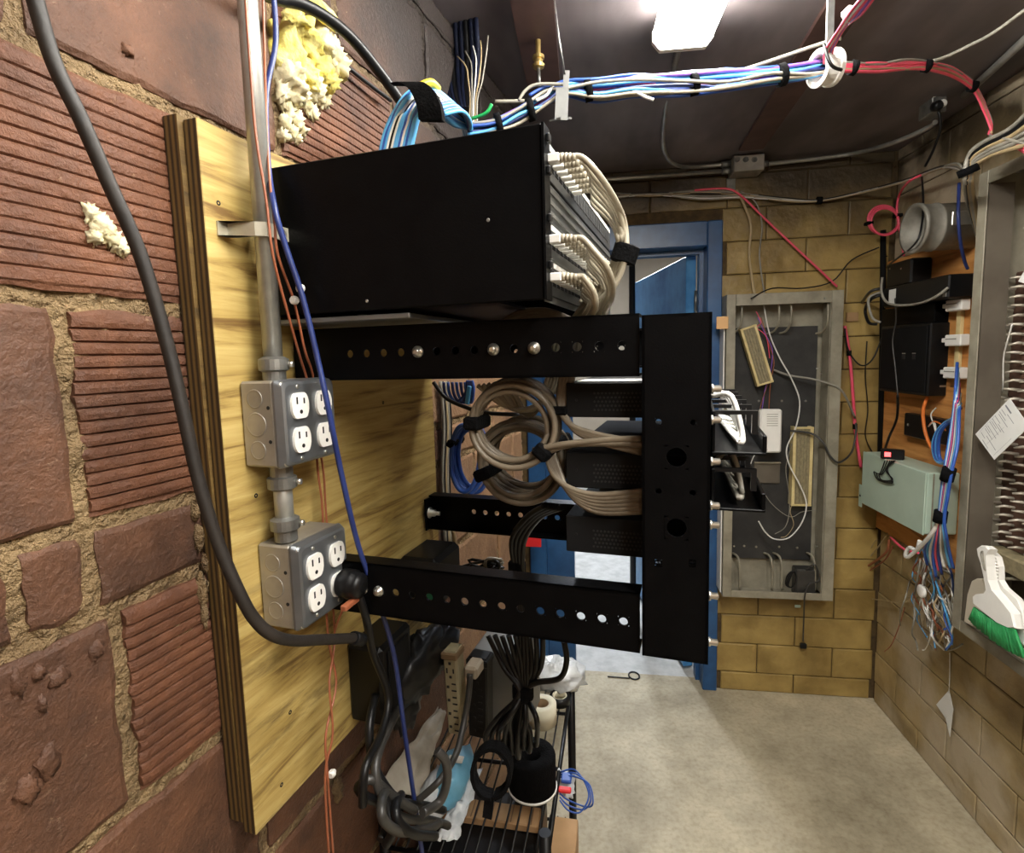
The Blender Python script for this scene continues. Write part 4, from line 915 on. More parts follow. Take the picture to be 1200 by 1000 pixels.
# little things on the board side between the arms
t = thing('wall_adapter', 'dark green and black power adapter behind the lower arm near the plywood', 'adapter', L.w((.03, .3, 1.14)), L)
a, b = lT(478, 690, .33), lT(520, 650, .33)
M(L).box((max(a.x, .002), .30, a.z - .02), (b.x, .40, b.z), .008).build('adapter_body', 'blackplastic', t)
M(L).box((b.x - .03, .297, a.z - .01), (b.x - .004, .2995, b.z - .014), .001).build('green_panel', pm('green_label', (22, 74, 50), rough=.5), t)
cable('grey_cable', P_L([(531, 622, .48), (533, 640, .48), (531, 668, .48), (534, 690, .48)]), .004, 'tanc', 'short tan cable dropping from the far lower arm')
t = thing('cable_tangle', 'tangle of black cables and clear plastic behind the lower arm', 'cable', pT(550, 690, .5), L)
for k in range(14):
    rnd = random.Random(k + 50)
    M().tube(P_L([(525 + rnd.uniform(0, 60), 690, .5 + rnd.uniform(-.03, .03)) if i in (0, 4) else (525 + rnd.uniform(0, 65), 655 + rnd.uniform(0, 25), .5 + rnd.uniform(-.03, .03)) for i in range(5)]), .003, 6, 5).build('cable', 'blackcable' if k % 4 else 'greyc', t)
t = thing('hang_tag', 'small red plastic tag hanging in front of the blue door jamb', 'tag', pB(622, 640, .15), B)
p, q = lB(612, 641, .15), lB(634, 626, .15); M(B).box((p.x, p.y, p.z), (q.x, p.y + .006, q.z), .002).build('tag_body', 'red', t)
M(B).tube([B.w(((p.x + q.x) / 2, p.y + .003, q.z)), B.w(((p.x + q.x) / 2, p.y + .004, q.z + .1))], .0015, 6, 1).build('cord', 'blackcable', t)

# ================================================================== CABLES AND PIPES UNDER THE CEILING
t = thing('cable_bundle', 'blue and white network cables bent over in a wide black strap above the black box', 'cable', L.w((.15, .3, BZ1)), L)
cols = ['lblue', 'blue', 'lblue', 'whitec', 'blackcable', 'whitec', 'lblue', 'lblue', 'blue', 'whitec', 'lblue', 'blue', 'lblue', 'lblue']
for k in range(14):
    a = k / 13
    M().tube(P_L([(446 + 34 * a, 180, .28), (451 + 34 * a, 158, .28), (460 + 30 * a, 136 + 2 * a, .28), (476 + 22 * a, 112 + 12 * a, .29 - .02 * math.sin(a * 9)), (494 + 12 * a, 104 + 24 * a, .31), (514 + 4 * a, 108 + 28 * a, .34), (532, 124 + 22 * a, .38), (546, 140 + 10 * a, .44), (556, 152 + 3 * a, .5)]), .0038, 8, 5).build('cable', cols[k], t)
for k in range(7):
    M().tube(P_L([(502 + 3 * k, 116 + 3 * k, .325), (516 + 4 * k, 112 + 3 * k, .36), (532 + 3 * k, 122 + 3 * k, .4), (540 + 2 * k, 136 + 3 * k, .44), (545 + k, 160, .5)]), .0034, 8, 5).build('cable', 'blue' if k % 2 else 'lblue', t)
M().tube(P_L([(494, 100, .31), (505, 97, .32), (513, 104, .34)]), .006, 8, 5).build('cable', 'yellow', t)
def band(c0, c1, t0, hw, name='strap', par=None, th=.012):
    p, q = pT(*c0, t0), pT(*c1, t0); return M().bar(p, q, hw, th, side=tuple(L.y), bev=.003).build(name, 'velcro', par)
m = M(); P = [pT(470, 97, .258), pT(482, 96, .25), pT(494, 106, .248), pT(502, 124, .25), pT(504, 140, .256)]
vs = [];  wv = L.w((0, .09, 0)) - L.w((0, 0, 0)); hx = (pT(510, 100, .26) - pT(488, 100, .26)) * .5
for p in crom(P, 4): vs += [p - hx * 1.25, p + hx * 1.25, p + hx * 1.25 + wv * .12, p - hx * 1.25 + wv * .12]
n = len(vs) // 4
m.add(vs, [(i * 4 + j, i * 4 + (j + 1) % 4, i * 4 + 4 + (j + 1) % 4, i * 4 + 4 + j) for i in range(n - 1) for j in range(4)] + [(0, 1, 2, 3), tuple(4 * (n - 1) + j for j in range(4))])
m.build('strap', 'velcro', t)
t2 = thing('cable_bundle', 'tall pale wires rising from behind the black box to the dark ceiling', 'cable', pT(555, 150, .6), L)
for k in range(5):
    M().tube(P_L([(548 + 3 * k, 165, .6), (551 + 2 * k, 120, .6), (549 + 4 * k, 95, .6), (546 + 6 * k, 78 - 4 * k, .62), (536 + 9 * k, 66 - 6 * k, .66)]), .0015, 7, 5).build('wire', ('tanc', 'greyc', 'whitec', 'tanc', 'greyc')[k], t2)
cable('green_wire', P_L([(553, 139, .52), (565, 135, .52), (572, 130, .52), (576, 122, .52)]), .0032, 'green', 'short bright green wire end sticking up behind the black box', 'wire')
t = thing('cable_bundle', 'blue cables darkened for shade, hanging from the ceiling behind the wall-side bundle', 'cable', pT(530, 90, .75), L)
for k in range(9):
    M().tube(P_L([(506 + 6 * k, -75 - 3 * (k % 3), .75 + .01 * k), (509 + 6 * k, 10, .75), (512 + 6 * k, 70, .75), (520 + 4.5 * k, 105, .72), (528 + 3.5 * k, 128, .68)]), .006, 7, 5).build('cable', 'shadeblue' if k % 3 else 'blackcable', t)
run = [((548, 156), .98), ((580, 148), 1.04), ((610, 134), 1.1), ((640, 117), 1.15), ((662, 106), 1.18), ((700, 107), 1.22), ((745, 102), 1.25), ((800, 100), 1.27), ((850, 96), 1.28), ((900, 90), 1.28), ((945, 83), 1.28), ((972, 76), 1.27)]
t = thing('cable_bundle', 'blue, white and purple network cable run slung across the room under the ceiling', 'cable', pY(760, 102, 1.25))
cols = ['blue', 'blue', 'lblue', 'dblue', 'purple', 'lblue', 'patch', 'blue', 'greyc', 'pink', 'blue', 'lblue', 'dblue', 'blue', 'blue', 'patch']
run = [(q, .98 + (y - .98) * .12) for q, y in run]
for k in range(16):
    rnd = random.Random(k * 3 + 1); a0 = rnd.uniform(0, 6.28); rr = rnd.uniform(.3, 1) * .017; tw = rnd.uniform(-2.2, 2.2)
    P = []
    for i, ((px, py), yy) in enumerate(run):
        q = a0 + tw * i / 11 + rnd.uniform(-.5, .5); P.append(pY(px, py, yy) + Vector((0, math.cos(q) * rr, math.sin(q) * rr)) * (1.25 if 5 <= i <= 8 else .9))
    M().tube(P, .0029, 7, 5).build('cable', cols[k], t)
for (px, py, yy) in ((584, 146, 1.045), (621, 129, 1.12), (688, 106, 1.205), (812, 99, 1.272), (915, 88, 1.28)):
    yy = .98 + (yy - .98) * .12; p = pY(px - 3, py + 1, yy); q = pY(px + 4, py - 1, yy)
    M().tube([p, q], .0188, 14, 1).build('strap', 'velcro', t)
for k, pts_ in enumerate(([(620, 112, 1.12), (640, 102, 1.16), (668, 104, 1.18), (700, 112, 1.22)], [(648, 100, 1.15), (640, 112, 1.14), (628, 118, 1.12)], [(608, 118, 1.1), (616, 106, 1.1), (630, 99, 1.1), (660, 99, 1.1)], [(735, 104, 1.26), (745, 108, 1.24), (757, 114, 1.22), (766, 117, 1.2)])):
    M().tube([pY(a_, b_, .97 + (y_ - .98) * .12) for a_, b_, y_ in pts_], .0028, 7, 5).build('cable', ('blue', 'whitec', 'greyc', 'whitec')[k], t)
cable('grey_cable', [pY(580, 119, 1.08), pY(620, 118, 1.08), pY(680, 112, 1.08), pY(760, 108, 1.08), pY(860, 85, 1.08), pY(960, 52, 1.05), pY(985, 45, 1.03)], .0034, 'greyc', 'single pale grey cable crossing behind the blue cable run')
# metal hanger strap and its wire
t = thing('cable_hanger', 'galvanised strap hanger carrying the blue cable run, hung from a thin wire', 'hanger', pY(658, 140, 1.0))
a, b, c_, d_ = pY(650, 141, .975), pY(665, 141, .975), pY(652, 104, .975), pY(666, 103, .975)
M().bar((a + b) / 2, (c_ + d_) / 2, (b - a).length, .003, side=(0, 1, 0)).build('strap', 'hangsteel', t)
M().bar(pY(663, 104, .975), pY(664, 83, .975), .010, .003, side=(0, 1, 0)).build('strap', 'hangsteel', t)
M().bar(pY(650, 140, .975), pY(664, 140, 1.02), .02, .003, side=(0, 0, 1)).build('strap', 'hangsteel', t)
M().tube([pY(662, 88, .975), pY(655, 45, .95), pZ(648, -12, CEIL)], .0016, 6, 1).build('wire', 'galv', t)
t = thing('sprinkler_head', 'small brass pipe fitting hanging from the dark ceiling above the blue cables', 'fitting', pY(631, 90, 1.37))
p = pY(631, 74, 1.37); M().lathe(p + Vector((0, 0, -.012)), (0, 0, 1), [(.004, 0), (.013, .002), (.015, .008), (.01, .011), (.01, .019), (.014, .021), (.014, .028), (.006, .03), (.006, CEIL - p.z + .012)], 14, False).build('fitting_body', 'brass', t)
M().tube([p + Vector((0, 0, -.01)), pY(632, 102, 1.37)], .004, 8, 1).build('stem', 'galv', t)
t = thing('bridle_ring', 'white round cable ring under the ceiling batten where pink cables turn', 'hanger', pY(972, 100, 1.0))
c = pY(971, 80, 1.0); m = M(); m.lathe(c + Vector((-.02, 0, 0)), (1, .15, .1), [(.027, 0), (.030, .0005), (.030, .006), (.027, .007), (.027, .024), (.030, .025), (.030, .032), (.027, .033), (.022, .033), (.022, 0), (.027, 0)], 22, False).build('ring', 'white', t)
M().bar(c + Vector((.0, 0, .024)), Vector((c.x, c.y, CEIL)), .012, .004, side=(0, 1, 0)).build('stem', 'galv', t)
M().tube([pY(966, 52, .97), pY(970, 68, .96), pY(976, 78, .96), pY(986, 82, .97)], .0028, 7, 5).build('tie', 'blackcable', t)
t = thing('cable_bundle', 'pink and white cables climbing from the round ring out of the top of the picture', 'cable', pY(985, 40, 1.2))
for k in range(5):
    M().tube([pY(966 + 2 * k, 74 + k, 1.0), pY(968 + 2 * k, 58, .97), pY(982 + 2 * k, 36 - k, .93), pY(998 + 3 * k, 12 + k, .88), pY(1020 + 3 * k, -14, .83)], .0026, 7, 5).build('cable', ('pink', 'whitec', 'pink', 'purple', 'pink')[k], t)
M().tube([pY(992, 20, .91), pY(999, 13, .90)], .011, 10, 1).build('tie', 'whitec', t)
t = thing('cable_bundle', 'red and pink cables arching from the round ring down to the right wall', 'cable', pY(1060, 75, 1.4))
for k in range(6):
    j = k * 1.9; e = random.Random(k).uniform(-2.5, 2.5)
    M().tube([pY(974, 73 + j, 1.0), pY(1000, 74 + j, 1.03), pY(1030, 74 + j + e, 1.1), pY(1060, 72 + j - e, 1.17), pY(1085, 72 + j, 1.22), pY(1115, 79 + j + e, 1.3), pY(1140, 96 + j, 1.36), pY(1153, 120 + j + e, 1.38), pY(1162, 145 + j - e, 1.38), pY(1160, 158, 1.38), pY(1176 + 4 * k, 162 + j * 1.5, 1.3), pY(1215, 172 + j * 3, 1.2)], .0029, 7, 5).build('cable', ('greyc', 'pink', 'pink', 'pink', 'tanc', 'pink')[k], t)
for (px, py, yy) in ((1000, 79, 1.03), (1086, 77, 1.22), (1140, 101, 1.36)): M().tube([pY(px - 3, py, yy), pY(px + 3, py + 1, yy)], .0125, 12, 1).build('tie', 'velcro', t)
t = thing('cable_bundle', 'thick grey cables coming over the top of the open wall cabinet', 'cable', pY(1150, 180, 1.35))
for k in range(6):
    M().tube([pY(1215, 120 + 9 * k, 1.2), pY(1185, 150 + 5 * k, 1.28), pY(1150 + 2 * k, 168 + 3 * k, 1.36), pY(1134 + 1.5 * k, 185 + 2 * k, 1.4), pY(1131 + 1.5 * k, 215, 1.42), pR(1136 + 1.5 * k, 245, .1), pR(1150, 290, .05)], .0052, 8, 5).build('cable', ('greyc', 'blackcable', 'tanc', 'greyc', 'greyc', 'orange')[k] if k < 5 else 'tanc', t)
M().tube([pY(1133, 196, 1.405), pY(1136, 204, 1.405)], .022, 12, 1).build('tie', 'velcro', t)
# conduits and junction box high on the back wall
JD = .05
a = lB(856, 206, JD); b = lB(892, 180, JD)
t = thing('junction_box', 'galvanised junction box under the ceiling joining three conduits', 'junction box', B.w(((a.x + b.x) / 2, -JD, a.z)), B)
M(B).box((a.x, -JD - .05, a.z), (b.x, -JD + .045, min(b.z, CEIL - .004)), .003).build('box_body', 'boxsteel', t)
for i, px in enumerate((864, 874, 884)):
    p = lB(px, 187, JD + .05); M(B).lathe((p.x, -JD - .0502, p.z), (0, -1, 0), [(.011, 0), (.010, .0006), (.009, 0)], 16).build('knockout', 'galv', t)
p, q = lB(853, 208, .03), lB(863, 229, .03); M(B).box((p.x, -.012, q.z), (q.x, -.004, p.z), .001).build('mounting_strap', 'galv', t)
t = thing('conduit', 'steel conduit dropping from the lamp and bending along to the junction box', 'conduit', B.w((a.x - .1, -JD, a.z + .03)), B)
M().tube([pZ(795, 58, 2.2), pY(790, 80, 1.55), pY(781, 120, 1.75), pY(777, 155, 1.92), pY(779, 178, 2.0), pY(790, 192, 2.1), pB(812, 196, JD), pB(856, 192, JD)], .0075, 10, 6).build('pipe', 'emt', t)
M().tube([pB(845, 193, JD), pB(857, 192, JD)], .012, 12, 1).build('connector', 'galv', t)
t = thing('conduit', 'straight steel conduit running left from the junction box over the blue door', 'conduit', B.w((a.x - .3, -JD, a.z)), B)
M().tube([pB(640, 219, JD), pB(712, 210, JD), pB(857, 200, JD)], .008, 10, 1).build('pipe', 'emt', t)
M().tube([pB(846, 201, JD), pB(858, 200, JD)], .012, 12, 1).build('connector', 'galv', t)
t = thing('conduit', 'steel conduit running right from the junction box along to the ceiling outlet', 'conduit', B.w((b.x + .2, -JD, b.z)), B)
M().tube([pB(892, 193, JD), pB(950, 187, JD), pB(1000, 180, JD + .02), pY(1045, 168, 1.95), pY(1085, 151, 1.84), pY(1096, 143, 1.8)], .0075, 10, 6).build('pipe', 'emt', t)
M().tube([pB(891, 193, JD), pB(900, 192, JD)], .012, 12, 1).build('connector', 'galv', t)
cable('conduit', [pZ(1130, 112, CEIL - .015), pZ(1165, 80, CEIL - .015), pZ(1212, 36, CEIL - .015)], .010, 'emt', 'steel conduit climbing along the top of the right wall', 'conduit', n=12, sub=1)
t = thing('ceiling_outlet', 'two socket outlet box with black plug up by the ceiling at right', 'outlet', pY(1100, 135, 1.75))
p = pY(1092, 132, 1.75); q = pY(1110, 98, 1.75)
o1, o2 = R.l((p.x, 1.75, p.z)), R.l((q.x, 1.75, q.z)); fy = min(o1.y, o2.y)
M(R).box((o1.x, fy, o1.z), (o2.x, fy + .07, o2.z), .003).build('steel_box', 'galv', t)
for px, py in ((1096, 109), (1105, 104), (1105, 121)):
    c = R.l(pY(px, py, 1.745)); M(R).lathe((c.x, fy - .0002, c.z), (0, -1, 0), [(.011, 0), (.011, .004), (.009, .005)], 14).build('receptacle', 'white', t)
c = R.l(pY(1097, 124, 1.74)); M(R).lathe((c.x, fy - .0005, c.z), (0, -1, -.2), [(.012, 0), (.015, .004), (.015, .02), (.008, .03)], 14).build('plug', 'blackplastic', t)
M().tube([pY(1100, 130, 1.71), pY(1102, 150, 1.72), pY(1094, 175, 1.76), pY(1084, 195, 1.8)], .004, 7, 5).build('cord', 'blackcable', t)
cable('black_cable', [pY(1092, 72, 1.22), pY(1110, 66, 1.22), pY(1135, 54, 1.2), pY(1165, 38, 1.15), pY(1210, 5, 1.08)], .0034, 'greyc', 'grey cable crossing the ceiling at the top right corner')
# telephone wires along the top of the back wall
t = thing('cable_bundle', 'grey telephone wires sagging along the top of the back wall', 'cable', pB(950, 232, .03), B)
for k in range(7):
    rnd = random.Random(k + 5); j = rnd.uniform(-3, 3)
    M().tube([pB(700, 224 + 2 * k, .02), pB(760, 228 + j, .02), pB(820, 222 + 2 * k + j, .03), pB(870, 226 + k + j, .03), pB(920, 234 + j, .03), pB(960, 235 + j * .4, .035), pB(1010, 225 + j * .5, .05), pY(1060, 212 + j * .6, 1.95), pY(1100, 197 + j * .5, 1.75), pY(1122, 192 + k, 1.6), pY(1132, 205, 1.5)], .0034, 7, 5).build('cable', ('greyc', 'tanc', 'greyc', 'blackcable', 'greyc', 'whitec', 'greyc')[k], t)
for px, py in ((960, 235),): M().tube([pB(px - 3, py, .035), pB(px + 3, py, .035)], .014, 10, 1).build('tie', 'velcro', t)
cable('tan_cable', [pB(863, 222, .03), pB(872, 240, .03), pB(880, 265, .03), pB(878, 300, .03), pB(884, 345, .1)], .0055, 'tanc', 'tan cable falling from the junction box into the back wall cabinet')
cable('grey_cable', [pB(868, 224, .03), pB(886, 238, .03), pB(893, 265, .03), pB(890, 300, .03), pB(896, 346, .1)], .003, 'greyc', 'thin grey wire falling beside the tan cable from the junction box')
cable('pink_cable', [pB(814, 223, .03), pB(850, 221, .04), pB(868, 229, .04), pB(895, 255, .03), pB(930, 288, .03), pB(960, 316, .03), pB(981, 336, .03)], .0042, 'pink', 'pink cable slanting from the junction box down the yellow block wall')
cable('black_cable', [pB(880, 350, .12), pB(905, 338, .08), pB(940, 338, .04), pB(975, 330, .03), pB(998, 305, .03), pB(1030, 290, .03)], .0026, 'blackcable', 'thin black wire looping above the back wall cabinet')
cable('pink_cable', [pB(990, 382, .02), pB(996, 420, .02), pB(1000, 470, .02), pB(1003, 510, .02), pB(1009, 548, .02)], .006, 'pink', 'pink cable running straight down the block wall right of the cabinet')
for i, (px, py) in enumerate(((995, 414), (1002, 500))):
    tag(M().tube([pB(px, py - 3, .02), pB(px, py + 3, .02)], .0085, 10, 1).build('cable_tie', 'velcro'), '%s black tie round the straight pink cable on the block wall' % ('upper', 'lower')[i], 'tie')
cable('black_cable', [pB(990, 385, .04), pB(994, 410, .04), pB(1008, 428, .05), pB(1022, 422, .05), pB(1034, 395, .04)], .003, 'blackcable', 'black cord sagging between the pink cable and the black boxes')
cable('black_cable', [pB(1016, 400, .012), pB(1014, 440, .012), pB(1017, 480, .012), pB(1014, 510, .012), pB(1022, 530, .012), pB(1028, 540, .012)], .0022, 'blackcable', 'thin black wire hanging in the corner left of the black boxes')

# ================================================================== OPEN CABINET ON THE BACK WALL
CD = .10
x0, x1, z0, z1 = -.640, -.212, .476, 1.72
cb = thing('splice_cabinet', 'open grey steel cabinet with black backboard hung on the yellow block wall', 'cabinet', B.w(((x0 + x1) / 2, -.01, z0)), B)
M(B).box((x0, -.006, z0), (x1, -.002, z1), 0).build('back_panel', 'frame', cb)
m = M(B); m.box((x0, -CD, z0), (x0 + .003, -.0065, z1)); m.box((x1 - .003, -CD, z0), (x1, -.0065, z1)); m.box((x0 + .0032, -CD, z1 - .003), (x1 - .0032, -.0065, z1)); m.box((x0 + .0032, -CD, z0), (x1 - .0032, -.0065, z0 + .003))
m.build('side_wall', 'frame', cb)
for (a, b) in (((x0, z0), (x0 + .034, z1)), ((x1 - .042, z0), (x1, z1)), ((x0 + .0345, z1 - .045), (x1 - .0425, z1)), ((x0 + .0345, z0), (x1 - .0425, z0 + .03))):
    M(B).box((a[0], -CD - .0035, a[1]), (b[0], -CD - .0005, b[1]), .001).build('rim', 'frame', cb)
m = M(B); m.box((x1 - .046, -CD, z0 + .03), (x1 - .043, -.03, z1 - .045)); m.build('rim_return', 'frame', cb)
M(B).box((x0 + .05, -.022, z0 + .14), (x1 - .06, -.0065, z1 - .13), .001).build('backboard', 'board', cb)
for px, py in ((862, 475), (957, 432), (957, 640), (860, 640), (966, 350), (962, 438)):
    p = lB(px, py, CD); M(B).lathe((p.x, -CD - .0036, p.z), (0, -1, 0), [(.004, 0), (.003, .002)], 8).build('screw', 'screw', cb)
for px, py in ((889, 470), (916, 470), (944, 470), (872, 640), (886, 641), (913, 641), (934, 642)):
    p = lB(px, py, .022); M(B).lathe((p.x, -.0222, p.z), (0, -1, 0), [(.005, 0), (.004, .003)], 8).build('rivet', 'screw', cb)
for i, px in enumerate((869, 913, 927, 970)):
    M().tube([pB(px, 352, .075), pB(px, 376, .085), pB(px - 6, 388, .05), pB(px - 14, 391, .02)], .0042, 7, 4).build('wire_bracket', 'frame', cb)
for i, px in enumerate((862, 900, 911, 950)):
    M().tube([pB(px - 5, 648, .02), pB(px + 2, 652, .06), pB(px + 5, 664, .08), pB(px + 5, 692, .08)], .0046, 7, 4).build('wire_bracket', 'frame', cb)
def term(label, quad, d0, th, face, side):
    t = thing('terminal_block', label, 'terminal block', pB(*quad[3], d0), B)
    P = [lB(*q, d0 + th) for q in quad]; mid = [(P[0] + P[1]) / 2, (P[2] + P[3]) / 2]
    up = (mid[0] - mid[1]); ln = up.length; up.normalize(); rt = Vector((up.z, 0, -up.x)); wd = ((P[1] - P[0]).length + (P[2] - P[3]).length) / 2
    c = (P[0] + P[1] + P[2] + P[3]) / 4; ax = (rt, Vector((0, 1, 0)), up)
    M(B).obox(c + Vector((0, th / 2, 0)), ax, Vector((wd / 2 * .72, th / 2, ln / 2 * .97)), .001).build('body', face, t)
    for k in (-1, 1): M(B).obox(c + rt * (k * wd * .42) + Vector((0, th / 2 - .003, 0)), ax, Vector((wd * .075, th / 2 + .002, ln / 2)), .001).build('rail', side, t)
    for k in range(4):
        M(B).obox(c + rt * ((k - 1.5) * wd * .16) + Vector((0, -.002, 0)), ax, Vector((wd * .035, .003, ln / 2 * .94)), 0).build('terminal_row', side if face != 'blockgrey' else 'blockgrey', t)
    M(B).obox(c + up * (ln / 2 - .004) + Vector((0, .0, 0)), ax, Vector((wd / 2, .006, .004)), .001).build('end_cap', side, t)
    M(B).obox(c - up * (ln / 2 - .004) + Vector((0, .0, 0)), ax, Vector((wd / 2, .006, .004)), .001).build('end_cap', side, t)
term('cream terminal block dangling askew in the upper left of the grey cabinet', ((867, 386), (886, 380), (906, 446), (888, 455)), .05, .03, 'blockgrey', 'blockcream')
term('upright olive terminal block with cream rails right of the white device', ((929, 501), (954, 500), (950, 593), (927, 593)), .03, .035, 'blockgrey', 'blockcream')
for lb, pts_, r_, mt in (
    ('thin white wire looping down the middle of the back wall cabinet', [(895, 358, .06), (902, 392, .06), (914, 420, .07), (927, 443, .08), (937, 470, .08), (933, 500, .08), (922, 525, .08), (925, 545, .09), (937, 568, .1), (945, 590, .1), (940, 612, .1), (925, 630, .1), (908, 632, .1), (897, 624, .1), (889, 611, .1)], .0027, 'whitec'),
    ('grey cable leaving the back wall cabinet to the right, upper of two', [(905, 433, .04), (925, 440, .06), (950, 444, .09), (972, 450, .11), (988, 460, .1), (1002, 490, .04)], .0042, 'greyc'),
    ('dark grey cable leaving the back wall cabinet to the right, lower of two', [(926, 505, .08), (950, 508, .09), (964, 518, .11), (973, 535, .12), (984, 542, .12), (998, 530, .08), (1003, 508, .05), (1003, 496, .03)], .0042, 'greycord'),
    ('fine pale wire crossing the lower black backboard of the grey cabinet', [(886, 560, .04), (900, 585, .05), (915, 600, .05), (928, 606, .05), (940, 600, .04), (958, 598, .03)], .0014, 'greyc'),
    ('fine brown wire trailing from the askew terminal block to the tray', [(901, 448, .05), (893, 470, .06), (886, 500, .07), (880, 530, .07)], .0014, 'copper'),
    ('thin purple wire hanging by the askew terminal block', [(888, 372, .05), (897, 392, .06), (905, 410, .06), (903, 436, .06), (897, 455, .05), (893, 480, .05)], .0018, 'purple'),
    ('thin brown wire hanging by the askew terminal block', [(892, 372, .05), (900, 400, .06), (907, 424, .06), (903, 448, .06), (901, 480, .05)], .0018, 'copper'),
    ('thin pink wire knotted at the top of the askew terminal block', [(886, 365, .05), (892, 378, .06), (887, 384, .08), (898, 395, .06), (902, 420, .06)], .0018, 'pink'),
    ('fine grey wire drooping below the upright terminal block, left loop', [(928, 520, .06), (921, 548, .06), (924, 575, .06), (925, 600, .06), (920, 618, .06), (908, 626, .06)], .0014, 'greyc'),
    ('fine grey wire drooping below the upright terminal block, right loop', [(929, 590, .06), (926, 600, .06), (930, 615, .06), (922, 628, .06), (915, 630, .06)], .0014, 'tanc'),
    ('fine white wire running from the white device down to the tray', [(892, 528, .08), (884, 534, .08), (879, 545, .08), (874, 552, .08)], .0018, 'whitec')):
    cable('wire', [pB(*q) for q in pts_], r_, mt, lb, 'wire', n=6)
t = thing('white_device', 'small white plastic box with vent lines beside the rack front', 'device', pB(903, 530, .09), B)
a, b = lB(890, 531, .12), lB(917, 480, .12); M(B).box((a.x, -.12, a.z), (b.x, -.085, b.z), .006).build('case', 'white', t)
for k in range(6): 
    zz = b.z - .02 - k * .009; M(B).box((a.x + .025, -.1212, zz), (b.x - .016, -.1198, zz + .002), 0).build('vent_slot', 'greyc', t)
M(B).box((a.x + .01, -.1212, a.z + .012), (a.x + .03, -.1198, a.z + .015), 0).build('vent_slot', 'greyc', t)
t = thing('small_plate', 'dark metal plate fixed low on the black backboard of the grey cabinet', 'plate', pB(900, 566, .03), B)
a, b = lB(883, 566, .03), lB(914, 541, .03); M(B).box((a.x, -.034, a.z), (b.x, -.0225, b.z), .001).build('plate_body', 'taupe', t)
M(B).box((a.x, -.045, b.z - .006), (b.x, -.0225, b.z), .001).build('plate_lip', 'frame', t)
t = thing('power_adapter', 'dark grey power adapter resting in the bottom of the back wall cabinet', 'adapter', pB(942, 692, .06), B)
a, b = lB(932, 693, .08), lB(957, 668, .08)
M(B).box((a.x, -.085, z0 + .0035), (b.x, -.03, b.z), .005).build('adapter_body', 'greycord', t)
for k in range(4): M().tube([pB(922 + 2 * k, 676 - k, .09), pB(928 + k, 670, .09), pB(933, 676 + k, .09), pB(929, 688, .09), pB(921 + k, 686, .09)], .0024, 6, 4, True, True).build('cord', 'blackcable', t)
M().tube([pB(945, 668, .09), pB(955, 662, .1), pB(960, 680, .1), pB(948, 685, .115), pB(943, 700, .112), pB(942, 725, .05), pB(941, 752, .03)], .003, 7, 5).build('cord', 'greycord', t)
p = lB(941, 757, .02); M(B).box((p.x - .012, -.028, p.z - .012), (p.x + .014, -.012, p.z + .012), .004).build('plug', 'blackplastic', t)
p = lB(935, 711, .03); tag(M(B).box((p.x - .012, -.03, p.z - .006), (p.x + .012, -.026, p.z + .006), .002).build('tag', 'enclosure'), 'small green tag below the grey cabinet on the back wall', 'tag')
a, b = lB(843, 690, .05), lB(848.5, 385, .05); tag(M(B).box((a.x - .006, -.09, a.z), (x0 - .003, -.005, b.z), .001).build('white_strip', 'white'), 'tall white plastic strip between the grey cabinet and blue door frame', 'strip')
a, b = lB(839, 386, .1), lB(853, 371, .1); tag(M(B).box((a.x, -CD - .012, a.z), (b.x, -CD - .005, b.z), .002).build('tape_piece', pm('peach_tape', (222, 176, 122), rough=.6)), 'peach coloured tape on the left edge of the grey cabinet', 'tape')
a, b = lB(992, 377, .01), lB(1006, 366, .01); tag(M(B).box((a.x, -.012, a.z), (b.x, -.001, b.z), .001).build('tape_piece', 'card'), 'brown tape on the block wall beside the grey cabinet', 'tape')

# ================================================================== RIGHT WALL
def solve(px_far_out, px_near_out, px_near_wall, py, base=.02):
    """depth and extent of a box on the right wall from the pixel columns of three of its upright edges"""
    yn = R.l(pR(px_near_wall, py, base)).y; lo, hi = base, .6
    for _ in range(50):
        md = (lo + hi) / 2
        if R.l(pR(px_near_out, py, md)).y < yn: hi = md
        else: lo = md
    return R.l(pR(px_far_out, py, lo)).y, yn, lo
bd = thing('mounting_board', 'orange plywood board fixed to the right wall behind black boxes', 'board', R.w((0, -.25, .76)), R)
M(R).box((-.02, -.56, .76), (-.0005, -.006, 1.83), .001).build('plywood_sheet', 'plyorange', bd)
WB = .0205
yf, yn, d = solve(1031, 1089, 1112, 420); 
def zR(px, py, d): return R.l(pR(px, py, d)).z
zt, zb = zR(1089, 378, d), zR(1089, 465, d); print('boxM', yf, yn, d, zt, zb)
t = thing('black_box', 'large black wall box with two small sockets on the orange board', 'box', R.w((-WB, (yf + yn) / 2, zb)), R)
M(R).box((-d, yn, zb), (-WB, yf, zt), .004).build('box_body', 'blackplastic', t)
M(R).box((-d - .003, yn + .012, zb + .01), (-d - .0002, yf - .012, zt - .01), .001).build('cover', 'blackmatte', t)
for px in (1059, 1071):
    c = R.l(pR(px, 418, d + .003)); M(R).box((-d - .0036, c.y - .01, c.z - .009), (-d - .0031, c.y + .01, c.z + .009), 0).build('socket', 'slot', t)
    M(R).box((-d - .0040, c.y - .01, c.z + .010), (-d - .0031, c.y + .01, c.z + .0125), 0).build('socket_label', 'greyc', t)
M(R).box((-d * .55, yn - .0006, zb + .03), (-d * .3, yn - .0001, zb + .036), 0).build('latch', 'screw', t)
boxM = (yf, yn, d, zt, zb)
yf, yn, d2 = solve(1060, 1112, 1114, 330); d2 = d + .03; yn = R.l(pR(1112, 330, d2)).y; yf = R.l(pR(1036, 330, d2)).y
zt2, zb2 = zR(1100, 324, d2), zR(1100, 351, d2)
